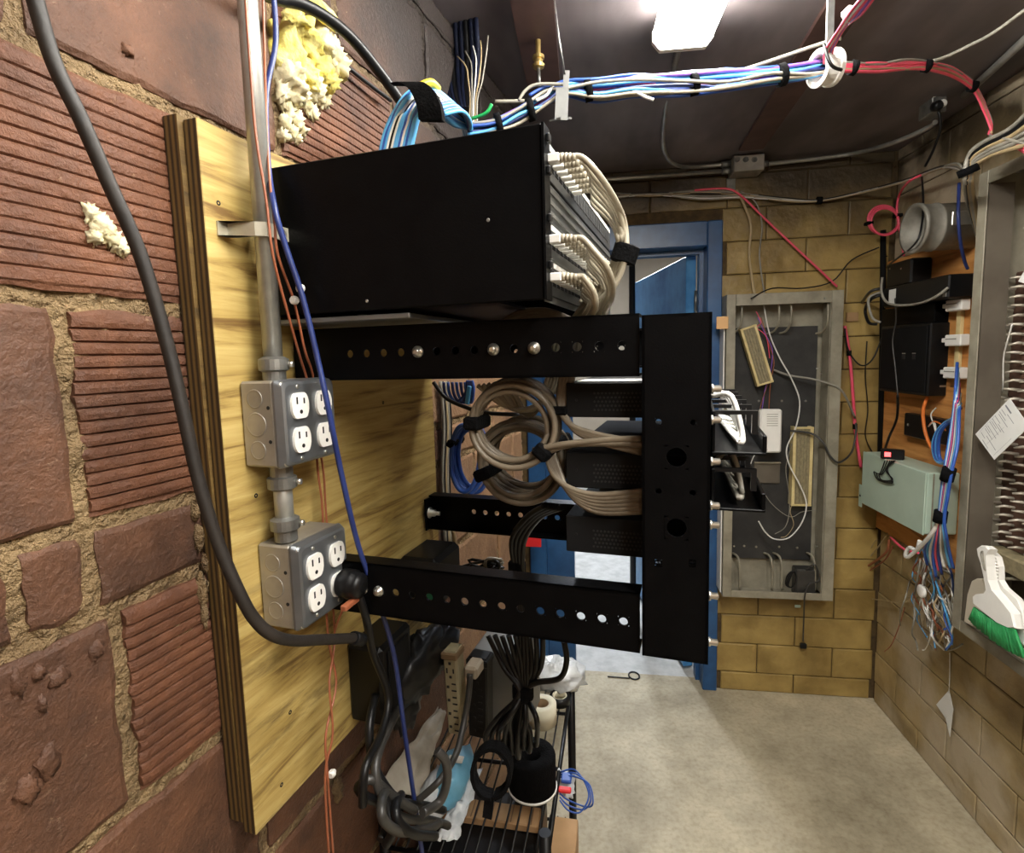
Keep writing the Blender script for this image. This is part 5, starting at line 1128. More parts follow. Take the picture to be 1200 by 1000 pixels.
t = thing('network_device', 'black shallow network box on top of the large black wall box', 'device', R.w((-.1, (yf + yn) / 2, zb2)), R)
M(R).box((-d2, yn, zb2), (-WB, yf, zt2), .004).build('case', 'blackplastic', t)
c = R.l(pR(1046, 341, d2)); M(R).box((-d2 - .0006, c.y - .022, zb2 + .008), (-d2 - .0001, c.y + .022, zt2 - .01), 0).build('label_or_lit_patch', 'paper', t)
c = R.l(pR(1108, 346, d2)); M(R).box((-d2 - .004, c.y - .008, zb2 + .004), (-d2 - .0001, c.y + .008, zb2 + .018), .001).build('port', 'galv', t)
t = thing('device_shelf', 'black ribbed shelf between the two black boxes on the orange board', 'shelf', R.w((-.08, yf, boxM[3])), R)
M(R).box((-boxM[2] + .015, boxM[1] + .01, boxM[3] + .0005), (-WB, boxM[0] + .03, zb2 - .0005), .002).build('shelf_body', 'black', t)
t = thing('power_adapter', 'black adapter block standing above the shallow network box', 'adapter', R.w((-.08, yf - .05, zt2)), R)
p = R.l(pR(1042, 322, d2 - .03)); q = R.l(pR(1072, 302, d2 - .03))
M(R).box((-d2 + .02, q.y, zt2 + .0005), (-WB, p.y, max(q.z, zt2 + .04)), .006).build('adapter_body', 'blackplastic', t)
for px in (1043, 1056): 
    c = R.l(pR(px, 315, d2 - .02)); M(R).lathe((-d2 + .0195, c.y, c.z), (-1, 0, 0), [(.004, 0), (.002, .002)], 8).build('screw', 'screw', t)
for lb, pts_, r_, mt in (
    ('grey cord looping in front of the shallow black network box', [(1034, 325, d2 + .02), (1033, 342, d2 + .02), (1040, 355, d2 + .02), (1058, 358, d2 + .02), (1080, 355, d2 + .02), (1098, 347, d2 + .02), (1111, 337, d2 + .005)], .0042, 'greyc'),
    ('black cords bunched left of the black boxes, upper strand', [(1034, 338, d2), (1020, 342, .14), (1010, 355, .1), (1002, 368, .05), (998, 378, .02)], .0055, 'greycord'),
    ('black cords bunched left of the black boxes, lower strand', [(1036, 345, d2), (1022, 350, .14), (1014, 362, .12), (1018, 378, .12), (1028, 380, .1)], .0055, 'blackcable'),
    ('grey cord hanging left of the black boxes in a tight loop', [(1034, 342, d2), (1018, 350, .15), (1022, 372, .15), (1032, 378, .13)], .0045, 'greyc'),
    ('thin grey cord hanging down the front of the large black box', [(1049, 350, d2 + .005), (1050, 375, boxM[2] + .01), (1046, 400, boxM[2] + .01), (1049, 430, boxM[2] + .01), (1052, 462, boxM[2] + .01), (1053, 475, .08)], .0026, 'greycord'),
    ('black cord running from the large black box down to the red lit adapter', [(1052, 464, .1), (1051, 490, .06), (1042, 512, .06), (1036, 530, .12)], .0042, 'blackcable'),
    ('orange cable arching below the large black box', [(1087, 465, .05), (1082, 480, .06), (1083, 500, .06), (1088, 518, .06), (1096, 532, .06)], .0055, 'orange'),
    ('pale wire knotted above the blue coil on the orange board', [(1097, 478, .05), (1091, 486, .06), (1094, 497, .06), (1097, 508, .06), (1095, 495, .06), (1088, 500, .06)], .002, 'whitec'),
    ('thin orange wire curving into the blue coil on the board', [(1088, 500, .05), (1094, 494, .06), (1104, 498, .07), (1108, 505, .07)], .0025, 'orange'),
    ('dark blue cable hanging beside the steel duct on the right wall', [(1124, 215, .12), (1123, 250, .14), (1125, 280, .12), (1130, 305, .08), (1134, 315, .06)], .0045, 'dblue'),
    ('black wire hanging from the pipe stub to the black adapter', [(1080, 205, .1), (1082, 240, .16), (1078, 275, .2), (1068, 290, .2), (1055, 300, .16), (1040, 312, .1)], .003, 'blackcable'),
    ('thin grey wire curling in the upper corner left of the pink coil', [(1040, 300, .02), (1020, 310, .05), (1000, 320, .05), (985, 326, .05)], .002, 'blackcable')):
    cable('wire' if r_ < .003 else 'cable', [pR(*q) for q in pts_], r_, mt, lb, 'cable')
# galvanised duct stub out of the wall
yc = R.l(pR(1141, 262, .02)).y; lo, hi = .02, .6
for _ in range(50):
    md = (lo + hi) / 2
    if R.l(pR(1070, 266, md)).y < yc: hi = md
    else: lo = md
zc = R.l(pR(1070, 268, lo)).z; rd = (R.l(pR(1070, 239, lo)).z - R.l(pR(1070, 296, lo)).z) / 2; print('duct', yc, lo, zc, rd)
t = thing('duct', 'open galvanised steel duct stub sticking out of the right wall', 'duct', R.w((-.03, yc, zc - rd)), R)
M(R).lathe((-.001, yc, zc), (-1, 0, 0), [(rd * .93, 0), (rd * .93, lo - .06), (rd * .97, lo - .058), (rd * .97, lo - .052), (rd * .93, lo - .05), (rd * .95, lo - .012), (rd, lo - .01), (rd, lo), (rd * .86, lo), (rd * .86, .0), (rd * .93, 0)], 30).build('pipe', 'ductsteel', t)
M(R).box((-.045 - .08, yc - rd * .97 - .002, zc - .01), (-.045, yc - rd * .9, zc + .03), .002).build('foil_patch', 'screw', t)
t = thing('pink_coil', 'coil of bright pink cable with two black ties hanging in the corner', 'cable', pR(1035, 280, .05), R)
for k in range(3):
    M().tube([pB(1035 + k + 18 * (1 - .05 * k) * math.cos(q), 258 + k + 17 * (1 - .04 * k) * math.sin(q), .08 + .006 * k) for q in [2 * math.pi * i / 12 for i in range(12)]], .0042, 7, 4, True, True).build('cable', 'pink', t)
M().tube([pR(1105, 196, .1), pR(1085, 203, .1), pR(1065, 213, .12), pB(1054, 228, .1), pB(1051, 245, .09), pB(1053, 262, .09), pB(1056, 280, .09), pB(1059, 300, .09)], .0042, 7, 5).build('cable', 'pink', t)
for (px, py) in ((1018, 262), (1052, 253)):
    cc = B.l(pB(px, py, .08)); M(B).obox(cc, (Vector((1, 0, 0)), Vector((0, 1, 0)), Vector((0, 0, 1))), Vector((.011, .016, .006)), .002).build('tie', 'velcro', t)
# dark upright conduit in the corner
cable('conduit', [pB(1035, 270, .02), pB(1034, 400, .02), pB(1031, 560, .02)], .010, 'blackmatte', 'black upright tube in the corner behind the black boxes', 'conduit', n=10, sub=1)
t = thing('flat_device', 'thin black flat device low on the orange board', 'device', R.w((-.03, -.3, 1.2)), R)
p, q = R.l(pR(1060, 517, .045)), R.l(pR(1116, 484, .045)); yf2, yn2 = max(p.y, q.y), min(p.y, q.y)
M(R).box((-.05, yn2, zR(1085, 516, .045)), (-WB, yf2, zR(1085, 488, .045)), .003).build('case', 'blackplastic', t)
for px in (1064, 1105): c = R.l(pR(px, 498, .05)); M(R).lathe((-.0502, c.y, c.z), (-1, 0, 0), [(.005, 0), (.003, .002)], 8).build('screw', 'greyc', t)
# pale green enclosure
yf, yn, d = solve(1011, 1085, 1124, 590)
zt, zb = zR(1085, 554, d), zR(1085, 628, d); print('encl', yf, yn, d, zt, zb)
t = thing('metal_enclosure', 'pale grey green steel enclosure with mounting tab below the orange board', 'enclosure', R.w((-WB, (yf + yn) / 2, zb)), R)
M(R).box((-d, yn, zb), (-WB, yf, zt), .004).build('box_body', 'enclosure', t)
M(R).box((-d - .006, yn - .002, zb - .002), (-d - .0004, yf + .002, zt + .001), .002).build('door_panel', 'enclosure', t)
c = R.l(pR(1003, 578, d)); m = M(R); m.box((-d - .003, yf + .0022, c.z - .045), (-d - .0005, yf + .028, c.z + .045), .001); m.build('mounting_tab', 'enclosure', t)
M(R).lathe((-d - .0032, yf + .016, c.z), (-1, 0, 0), [(.005, 0), (.005, .0006)], 10).build('screw_hole', 'slot', t)
for k in (.18, .36): M(R).box((-d * (1 - k) - .004, yn - .0016, zb + .002), (-d * (1 - k), yn - .0001, zt - .002), 0).build('seam', 'frame', t)
enc = (yf, yn, d, zt, zb)
t = thing('led_adapter', 'small black adapter with a lit red display on the green enclosure', 'adapter', R.w((-d * .6, yf - .1, zt)), R)
p = R.l(pZ(1032, 534, zt + .01)); q = R.l(pZ(1060, 536, zt + .01)); dx = (q - p); ln = dx.length; dx.normalize(); dy = Vector((-dx.y, dx.x, 0)); cc = (p + q) / 2; cc.z = zt + .0185
M(R).obox(cc, (dx, dy, Vector((0, 0, 1))), Vector((ln / 2, .016, .018)), .004).build('case', 'blackplastic', t)
sg = -1 if (R.l(EY) - cc).dot(dy) < 0 else 1
M(R).obox(cc - dx * (ln * .2) + dy * (sg * .0166), (dx, dy, Vector((0, 0, 1))), Vector((ln * .13, .0006, .008)), 0).build('display', 'led', t)
for k in range(3):
    M().tube([pR(1037 + 3 * k, 540, enc[2] + .01), pR(1031 + 2 * k, 555, enc[2] + .012), pR(1024 + 3 * k, 553 + 2 * k, enc[2] + .013), pR(1030 + 2 * k, 563, enc[2] + .013), pR(1046, 566 - 2 * k, enc[2] + .013), pR(1040 - k, 551, enc[2] + .013), pR(1045 + 2 * k, 540, enc[2] + .01)], .002, 6, 6).build('cord', 'blackcable', t)
# white wire clips rail
t = thing('wire_rail', 'cream plastic wiring rail with three clips on the orange board', 'rail', R.w((-.03, -.5, 1.4)), R)
p = R.l(pR(1121, 355, .04)); q = R.l(pR(1120, 440, .04))
M(R).box((-.032, p.y - .010, q.z - .005), (-WB, p.y + .010, p.z + .005), .001).build('bar', 'blockcream', t)
for (px, py) in ((1118, 358), (1117, 399), (1115, 437)):
    c = R.l(pR(px, py, .05)); M(R).box((-.06, c.y - .05, c.z - .018), (-.0325, c.y + .026, c.z + .018), .003).build('clip', 'white', t)
    M(R).box((-.055, c.y + .0265, c.z - .006), (-.04, c.y + .05, c.z + .008), .002).build('clip_tab', 'white', t)
    M(R).box((-.0612, c.y - .03, c.z + .003), (-.0602, c.y + .02, c.z + .006), 0).build('clip_slot', 'greyc', t)
# cable bundle beside the open cabinet
t = thing('cable_bundle', 'blue, white and red cables strapped together in front of the green enclosure', 'cable', pR(1105, 600, .2), R)
cols = ['blue', 'lblue', 'whitec', 'blue', 'pink', 'dblue', 'whitec', 'greyc', 'lblue', 'blue']
for k in range(10):
    j = (k - 4.5); rnd = random.Random(k + 90); e = rnd.uniform(-1, 1)
    M().tube([pR(1124 + .5 * j, 425 + 6 * k, .12), pR(1121 + .7 * j, 480, .16), pR(1117 + 1.2 * j, 520, .19), pR(1111 + 1.0 * j, 552, .21), pR(1107 + .9 * j, 580, .21), pR(1103 + .8 * j, 608, .21), pR(1100 + 2.0 * j, 628, .2), pR(1098 + 3.2 * j, 648 + 4 * e, .17), pR(1102 + 3.4 * j, 668 + 10 * e, .15)], .0042, 7, 5).build('cable', cols[k], t)
for (px, py, px2, py2) in ((1113, 549, 1109, 563), (1103, 599, 1101, 612)): M().tube([pR(px, py, .21), pR(px2, py2, .21)], .0165, 12, 1).build('strap', 'velcro', t)
M().tube([pR(1100, 612, .21), pR(1090, 628, .21), pR(1074, 645, .2), pR(1064, 653, .2), pR(1061, 650, .2), pR(1066, 642, .2), pR(1074, 645, .2), pR(1078, 634, .2)], .0058, 8, 6).build('cable', 'whitec', t)
t = thing('cable_coil', 'loop of blue cables hanging over the flat black device', 'cable', pR(1100, 545, .1), R)
for k in range(6):
    M().tube([pR(1118, 490 + k, .12), pR(1108 + k, 495, .1), pR(1098 + k, 506, .1), pR(1093 + 1.4 * k, 522, .1), pR(1096 + 1.2 * k, 538, .1), pR(1105 + k, 543, .12), pR(1114, 530 + 2 * k, .15)], .0044, 7, 5).build('cable', 'blue' if k % 3 else 'lblue', t)
t = thing('wire_tangle', 'messy tangle of thin wires spilling below the green enclosure', 'cable', pR(1095, 740, .1), R)
for k in range(34):
    rnd = random.Random(k + 300); x_, y_ = 1078 + rnd.uniform(0, 22), 636 + rnd.uniform(0, 20)
    P = [pR(x_, y_, .12)]
    for i in range(6):
        x_ += rnd.uniform(-9, 14) - (4 if x_ > 1112 else 0); y_ += rnd.uniform(6, 28); P.append(pR(min(x_, 1116), min(y_, 762), .05 + rnd.uniform(0, .08)))
    M().tube(P, rnd.choice((.0018, .0022, .003)), 5, 5).build('wire', rnd.choice(('greyc', 'whitec', 'tanc', 'blue', 'greyc', 'whitec', 'greyc', 'copper', 'whitec', 'lblue')), t)
for k in range(10):
    rnd = random.Random(k + 700); x_, y_ = 1096, 690 + 5 * k; P = [pR(x_, y_, .07)]
    for i in range(5): P.append(pR(1092 + rnd.uniform(0, 26), 700 + rnd.uniform(0, 48), .05 + rnd.uniform(0, .05)))
    M().tube(P, .0028, 5, 6).build('wire', rnd.choice(('whitec', 'greyc', 'whitec', 'tanc')), t)
for k, pp in enumerate(([(1090, 692), (1060, 706), (1035, 704), (1022, 702)], [(1095, 694), (1070, 700), (1057, 697)], [(1060, 712), (1055, 730), (1045, 755), (1036, 764)], [(1040, 625), (1030, 640), (1012, 662), (990, 690), (986, 705)], [(1046, 640), (1038, 655), (1020, 668), (995, 682)], [(1003, 680), (1010, 662), (1022, 640), (1028, 632)], [(1095, 735), (1098, 752), (1108, 762), (1120, 760), (1128, 755)])):
    M().tube([pR(a_, b_, .03) for a_, b_ in pp], (.0022, .0018, .0018, .0026, .0034, .0016, .003)[k], 5, 6).build('wire', ('tanc', 'tanc', 'copper', 'tanc', 'copper', 'tanc', 'greyc')[k], t)
c = R.l(pR(1082, 693, .12)); tag(M(R).lathe(c, (-1, 0, 0), [(.019, 0), (.021, .003), (.021, .008), (.017, .011), (.004, .011)], 18).build('button', 'white'), 'round white plastic disc in the wire tangle on the right wall', 'disc')
cable('pink_cable', [pR(1044, 630, .1), pR(1052, 638, .12), pR(1062, 645, .12), pR(1076, 648, .12)], .004, 'pink', 'short pink cable leaving the underside of the green enclosure')
cable('purple_cable', [pR(1042, 632, .06), pR(1040, 645, .06), pR(1030, 655, .05), pR(1012, 668, .03), pR(996, 690, .03)], .005, 'copper', 'reddish cable drooping from the green enclosure towards the corner')

# ---- big open cabinet at the right edge
OD = .15
ya = R.l(pR(1133, 470, OD)).y; yb = ya - .85
z1 = R.l(pR(1148, 205, OD)).z; z0 = R.l(pR(1122, 737, OD)).z; print('open cab', ya, z0, z1)
oc = thing('open_cabinet', 'large open grey steel wall cabinet at the right edge with wiring block inside', 'cabinet', R.w((-.01, (ya + yb) / 2, z0)), R)
M(R).box((-.006, yb, z0), (-.0015, ya, z1), 0).build('back_panel', 'taupe', oc)
m = M(R); m.box((-OD, ya - .003, z0), (-.0065, ya, z1)); m.box((-OD, yb, z0), (-.0065, yb + .003, z1)); m.box((-OD, yb + .0032, z1 - .003), (-.0065, ya - .0032, z1)); m.box((-OD, yb + .0032, z0), (-.0065, ya - .0032, z0 + .003)); m.build('side_wall', 'frame', oc)
for (a_, b_) in (((ya - .034, z0), (ya, z1)), ((yb, z0), (yb + .034, z1)), ((yb + .0345, z1 - .034), (ya - .0345, z1)), ((yb + .0345, z0), (ya - .0345, z0 + .034))):
    M(R).box((-OD - .0035, a_[0], a_[1]), (-OD - .0005, b_[0], b_[1]), .001).build('rim', 'frame', oc)
M(R).box((-OD, ya - .037, z0 + .034), (-.09, ya - .034, z1 - .034), 0).build('rim_return', 'taupe', oc)
M().tube([pR(1164, 222, .1), pR(1163, 258, .1), pR(1180, 268, .05), pR(1215, 268, .03)], .005, 7, 1).build('wire_bracket', 'frame', oc)
M().tube([pR(1160, 678, .08), pR(1200, 679, .08)], .004, 7, 1).build('wire_bracket', 'frame', oc)
yk = R.l(pR(1172, 480, .06)).y; zk1, zk0 = zR(1185, 318, .08), zR(1172, 645, .08)
wb = thing('punch_down_block', 'brown wiring block bristling with rows of metal pins in the open cabinet', 'terminal block', R.w((-.02, yk - .15, zk0)), R)
M(R).box((-.05, yk - .34, zk0), (-.0065, yk, zk1), .003).build('base', 'pinbase', wb)
m = M(R); nr = 30
for i in range(nr):
    z = zk0 + .02 + (zk1 - zk0 - .04) * i / (nr - 1)
    for k in range(6):
        y = yk - .012 - .05 * k + (.006 if i % 2 else 0); jy, jz = random.uniform(-.004, .004), random.uniform(-.004, .004)
        m.tube([(-.0495, y, z), (-.07, y + .006 + jy, z + .003), (-.085, y + .016 + jy, z + jz)], [.0046, .0042, .0026], 5, 1, False)
o = m.build('pins', 'pin', wb); o['kind'] = 'stuff'
for i in range(14):
    z = zk0 + .16 + (zk1 - zk0 - .18) * i / 13; M(R).lathe((-.0502, yk - .008, z), (-1, 0, 0), [(.004, 0), (.004, .0005)], 8).build('hole', 'slot', wb)
M(R).box((-.09, yk - .34, zk0 - .05), (-.0065, yk - .02, zk0 - .001), .004).build('foot', 'blockgrey', wb)
for k, pp in enumerate(([(1186, 380, .12), (1180, 402, .11), (1176, 420, .1), (1175, 455, .08), (1170, 463, .06)], [(1163, 600, .03), (1158, 640, .03), (1150, 680, .03), (1146, 700, .03)], [(1180, 560, .03), (1170, 610, .03), (1163, 640, .03), (1160, 690, .03)], [(1172, 640, .05), (1178, 660, .05), (1176, 675, .05)])):
    cable('wire', [pR(*q) for q in pp], .0018, ('whitec', 'copper', 'copper', 'copper')[k], ('loose white wire curling left of the brown wiring block', 'thin copper wire drooping inside the open cabinet, leftmost', 'thin copper wire drooping inside the open cabinet beneath the white card', 'short copper wire under the foot of the brown wiring block')[k], 'wire', n=5)
# paper card with print
cd_ = thing('paper_card', 'white printed card hung askew like a diamond in the open cabinet', 'card', pR(1165, 540, .17), R)
quad = [R.l(pR(*q, .165)) for q in ((1183, 467), (1143, 509), (1165, 539), (1206, 500))]
u = quad[3] - quad[0]; v = quad[1] - quad[0]; nrm = u.cross(v).normalized()
if nrm.x > 0: nrm = -nrm
m = M(R); m.add([q for q in quad] + [q - nrm * .0012 for q in quad], [(0, 1, 2, 3), (4, 5, 6, 7)] + [(i, (i + 1) % 4, 4 + (i + 1) % 4, 4 + i) for i in range(4)]); m.build('sheet', 'paper', cd_)
m = M(R); rnd = random.Random(4)
def ln_(a0, a1, b, h=.012):
    P = [quad[0] + u * a + v * bb + nrm * .0004 for a, bb in ((a0, b), (a1, b), (a1, b + h), (a0, b + h))]; m.add(P, [(0, 1, 2, 3)])
for b in (.12, .2, .24, .3, .34, .42, .46, .5, .54, .58, .66, .7, .74, .8, .86, .92):
    a0 = rnd.choice((.06, .1, .3)); ln_(a0, a0 + rnd.uniform(.2, .55), b, .010 if b > .12 else .03)
for a in (.05, .5, .9): ln_(a, a + .006, .4, .5)
o = m.build('print', 'ink', cd_); o['kind'] = 'stuff'
p = [R.l(pR(*q, .13)) for q in ((1193, 330), (1210, 300), (1210, 335))]
tag(M(R).add(p + [q + Vector((.002, 0, 0)) for q in p], [(0, 1, 2), (3, 4, 5), (0, 1, 4, 3), (1, 2, 5, 4), (2, 0, 3, 5)]).build('paper_scrap', 'paper'), 'white paper corner poking into view at the right edge over the wiring block', 'paper')
# dustpan and brush standing on the cabinet's lower rim
def flat(name, pix, d, th, mat, par, bev=True):
    P = [R.l(pR(1000 + a / 5, 580 + b / 5, d)) for a, b in pix]; n = len(P); c = sum(P, Vector()) / n
    inn = lambda f, x: [c + (q - c) * f + Vector((x, 0, 0)) for q in P]
    vs = inn(.97, 0) + inn(1, th * .25) + inn(1, th * .75) + inn(.97, th)
    m = M(R).add(vs, [tuple(range(n)), tuple(range(3 * n, 4 * n))] + [(k * n + i, k * n + (i + 1) % n, (k + 1) * n + (i + 1) % n, (k + 1) * n + i) for k in range(3) for i in range(n)])
    return m.build(name, mat, par)
dp = thing('dustpan', 'pale beige dustpan with ridged handle standing behind the white brush', 'dustpan', pR(1140, 735, .15), R)
flat('pan', [(645, 745), (665, 580), (690, 505), (720, 490), (755, 490), (770, 560), (830, 620), (960, 700), (1010, 900), (1005, 985), (940, 940), (760, 810)], .165, .012, 'blockcream' if False else pm('pan_beige', (196, 186, 166), rough=.5), dp)
flat('handle', [(770, 315), (800, 325), (835, 360), (850, 420), (852, 500), (880, 545), (960, 615), (985, 680), (1000, 760), (1010, 900), (975, 860), (955, 760), (930, 690), (880, 620), (815, 560), (798, 505), (795, 420), (775, 350)], .175, .014, 'white', dp)
for k in range(9):
    a, b = 800 - (4 - k) * 0 if k > 2 else 790, 350 + 19 * k
    M().tube([pR(1000 + a / 5, 580 + b / 5, .177), pR(1000 + (a + 45) / 5, 580 + (b - 4) / 5, .177)], .0022, 6, 1).build('grip_ridge', 'white', dp)
br = thing('hand_brush', 'white hand brush with green bristles standing in the open cabinet', 'brush', pR(1160, 740, .19), R)
flat('brush_back', [(722, 310), (740, 296), (770, 300), (792, 318), (775, 350), (778, 420), (788, 500), (810, 560), (870, 630), (925, 700), (945, 785), (905, 785), (840, 755), (740, 675), (700, 640), (697, 600), (715, 585), (762, 580), (775, 560), (768, 510), (745, 400), (728, 350)], .20, .022, 'white', br)
M().tube([pR(1000 + a / 5, 580 + b / 5, .2005) for a, b in ((748, 345), (760, 335), (765, 380), (775, 440), (762, 420))], .0022, 6, 4, closed=True).build('hang_slot', 'greyc', br)
m = M(R); rnd = random.Random(12)
for k in range(26):
    f_ = k / 25
    for q in range(3):
        a0, b0 = 712 + 232 * f_, 662 + 128 * f_ + 12 * math.sin(f_ * 3.1); a1, b1 = 692 + 305 * f_ + rnd.uniform(-6, 6), 735 + 215 * f_ + 22 * math.sin(f_ * 3.1) + rnd.uniform(-8, 8)
        m.tube([R.l(pR(1000 + a0 / 5, 580 + b0 / 5, .196 - .007 * q)), R.l(pR(1000 + a1 / 5, 580 + b1 / 5, .199 - .009 * q))], [.0035, .0052], 5, 1, False)
o = m.build('bristles', 'bristle', br); o['kind'] = 'stuff'
# paper scrap on the block wall
p = [R.l(pR(*q)) for q in ((1097, 826, .014), (1112, 809, .012), (1117, 832, .02), (1113, 864, .012), (1108, 842, .02))]
tag(M(R).add(p + [q + Vector((.0012, 0, 0)) for q in p], [(0, 1, 2, 4), (2, 3, 4), (5, 6, 7, 9), (7, 8, 9)] + [(i, (i + 1) % 5, 5 + (i + 1) % 5, 5 + i) for i in range(5)]).build('paper_scrap', 'paper'), 'torn white paper hanging low on the right block wall above the floor', 'paper')
cable('wire', [pR(1113, 765, .03), pR(1113, 790, .02), pR(1112, 812, .015)], .0012, 'whitec', 'white thread holding the torn paper on the right wall', 'thread', n=5)

# ================================================================== WIRE SHELF AND THE THINGS ON IT, LOWER LEFT
SZ = .67
S = Fr(pZ(669, 803, SZ).xy.to_3d(), 11.0)
def pS(px, py, dz=0.0): return pZ(px, py, SZ + dz)
def lS(px, py, dz=0.0): return S.l(pS(px, py, dz))
SN, SW = -.50, -.28                                   # near end, wall side
sh = thing('wire_shelf', 'dark wire shelf unit standing on the floor below the rack', 'shelf', S.w((-.14, -.25, 0)), S)
for x in (0, SW):
    for y in (0, SN): M(S).rod((x, y, 0), (x, y, SZ + .06), .010, 12).build('post', 'blackplastic', sh)
for z in (SZ, .30):
    dk = M(S)
    for x in (0, SW): dk.rod((x, SN, z - .005), (x, 0, z - .005), .0045, 8)
    for y in (SN, SN * .55, SN * .2, 0): dk.rod((SW, y, z - .010), (0, y, z - .010), .004, 8)
    dk.build('shelf_frame', 'blackplastic', sh)
    for k in range(1, 14): M(S).rod((SW + .02 * k, SN - .004, z - .002), (SW + .02 * k, .004, z - .002), .0018, 6).build('wire', 'blackplastic', sh)
def on(px, py): p = lS(px, py); return Vector((p.x, p.y, SZ + .0005))
c = on(635, 846); t = thing('masking_tape', 'cream roll of masking tape on the wire shelf', 'tape', S.w(c), S)
r_ = .034
M(S).lathe(c, (0, 0, 1), [(r_ * .5, 0), (r_, 0), (r_, .045), (r_ * .5, .045), (r_ * .5, 0)], 26).build('roll', 'tape', t)
M(S).lathe(c + Vector((0, 0, .001)), (0, 0, 1), [(r_ * .44, 0), (r_ * .495, 0), (r_ * .495, .0435), (r_ * .44, .0435), (r_ * .44, 0)], 22).build('core', 'core', t)
c = on(656, 824); t = thing('black_tape', 'small black roll of tape behind the masking tape', 'tape', S.w(c), S); r_ = .024
M(S).lathe(c, (0, 0, 1), [(r_ * .74, 0), (r_, 0), (r_, .02), (r_ * .74, .02), (r_ * .74, 0)], 24).build('roll', 'blackplastic', t)
M(S).lathe(c + Vector((0, 0, .001)), (0, 0, 1), [(r_ * .64, 0), (r_ * .73, 0), (r_ * .73, .019), (r_ * .64, .019), (r_ * .64, 0)], 22).build('core', 'tape', t)
c = on(624, 922); t = thing('velcro_roll', 'fat black roll of strap tape with pale rim on the wire shelf', 'tape', S.w(c), S); r_ = .046
M(S).lathe(c + Vector((0, 0, .004)), (0, 0, 1), [(r_ * .4, .0), (r_, 0), (r_, .062), (r_ * .97, .066), (r_ * .4, .064), (r_ * .4, 0)], 30).build('roll', 'velcro', t)
M(S).lathe(c, (0, 0, 1), [(r_ * .5, 0), (r_ * 1.04, 0), (r_ * 1.04, .0035), (r_ * .5, .0035), (r_ * .5, 0)], 30).build('rim', 'white', t)
t = thing('strap_loop', 'black strap bent in a ring with its tail hanging over the shelf', 'strap', pS(576, 935), S)
m = M(S); P = []
for i in range(19):
    a = math.radians(-80 + 350 * i / 18); P.append(lT(576 + 22 * math.cos(a), 905 - 29 * math.sin(a), .16))
P = [S.l(L.w(q)) for q in P]
vs = []
for q in P: vs += [q + Vector((0, -.006, 0)), q + Vector((0, .012, 0))]
m.add(vs, [(2 * i, 2 * i + 1, 2 * i + 3, 2 * i + 2) for i in range(18)])
o = m.build('loop', 'velcro', t); md = o.modifiers.new('thickness', 'SOLIDIFY'); md.thickness = .005; md.offset = 0
a, b = S.l(pT(574, 932, .16)), S.l(pT(571, 958, .16)); M(S).bar(a, b, .013, .005, side=(0, 1, 0)).build('tail', 'velcro', t)
# steel case and power strips
t = thing('steel_case', 'grey steel equipment case on the shelf behind the black cords', 'case', S.w((-.2, -.05, SZ)), S)
p0 = lT(569, 832, .5); p1 = lT(622, 752, .5)
M(L).box((p0.x, .44, max(p0.z, SZ + .001)), (p1.x, .56, p1.z), .004).build('case_body', 'steelbox', t)
M(L).box((p0.x + .01, .4385, max(p0.z, SZ) + .02), (p0.x + .02, .4398, p1.z - .01), 0).build('seam', 'blackmatte', t)
def strip(label, top, bot, tt, wd, mat, n_out, slotmat, shift=.0):
    p, q = L.l(pT(*top, tt)), L.l(pT(*bot, tt)); ax = (p - q).normalized(); ln = (p - q).length; fc = Vector((0, -1, 0)); sd = ax.cross(fc).normalized()
    o = thing('power_strip', label, 'power strip', L.w(q), L)
    M(L).obox((p + q) / 2 + Vector((0, .016, 0)), (sd, fc, ax), Vector((wd / 2, .016, ln / 2)), .003).build('strip_body', mat, o)
    M(L).obox(p - ax * .008 + Vector((0, .014, 0)), (sd, fc, ax), Vector((wd / 2 + .002, .018, .006)), .002).build('end_cap', 'core' if mat == 'beigestrip' else mat, o)
    for k in range(n_out):
        c = q + ax * (ln * (.10 + .8 * k / (n_out - 1))) + Vector((0, -.0004, 0)); kw = .0
        for (da, db, w2, h2) in ((-.006, .005, .0011, .0045), (.006, .005, .0011, .0038), (0, -.006, .0022, .0022)):
            cc = c + (sd * da + ax * db if k > n_out * .55 else sd * db + ax * da)
            M(L).obox(cc, (sd, fc, ax), Vector((w2, .0006, h2)) if k > n_out * .55 else Vector((h2, .0006, w2)), 0).build('slot', slotmat, o)
    return o
strip('beige power strip hanging upright in the dark below the rack', (526, 764), (533, 862), .33, .026, 'beigestrip', 6, 'slot')
strip('black power strip hanging beside the beige one', (559, 772), (560, 866), .36, .036, 'blackplastic', 6, 'slot')
t = thing('power_plug', 'pale grey plug and cord in the top of the black power strip', 'plug', pT(556, 780, .34), L)
c = L.l(pT(557, 781, .345)); M(L).obox(c + Vector((0, -.006, 0)), (Vector((1, 0, 0)), Vector((0, 1, 0)), Vector((0, 0, 1))), Vector((.012, .018, .011)), .004).build('plug_body', 'beige', t)
M().tube([pT(551, 790, .32), pT(549, 815, .31), pT(543, 850, .29), pT(534, 885, .25), pT(515, 915, .2), pT(490, 938, .18)], .0052, 8, 6).build('cord', 'greycord', t)
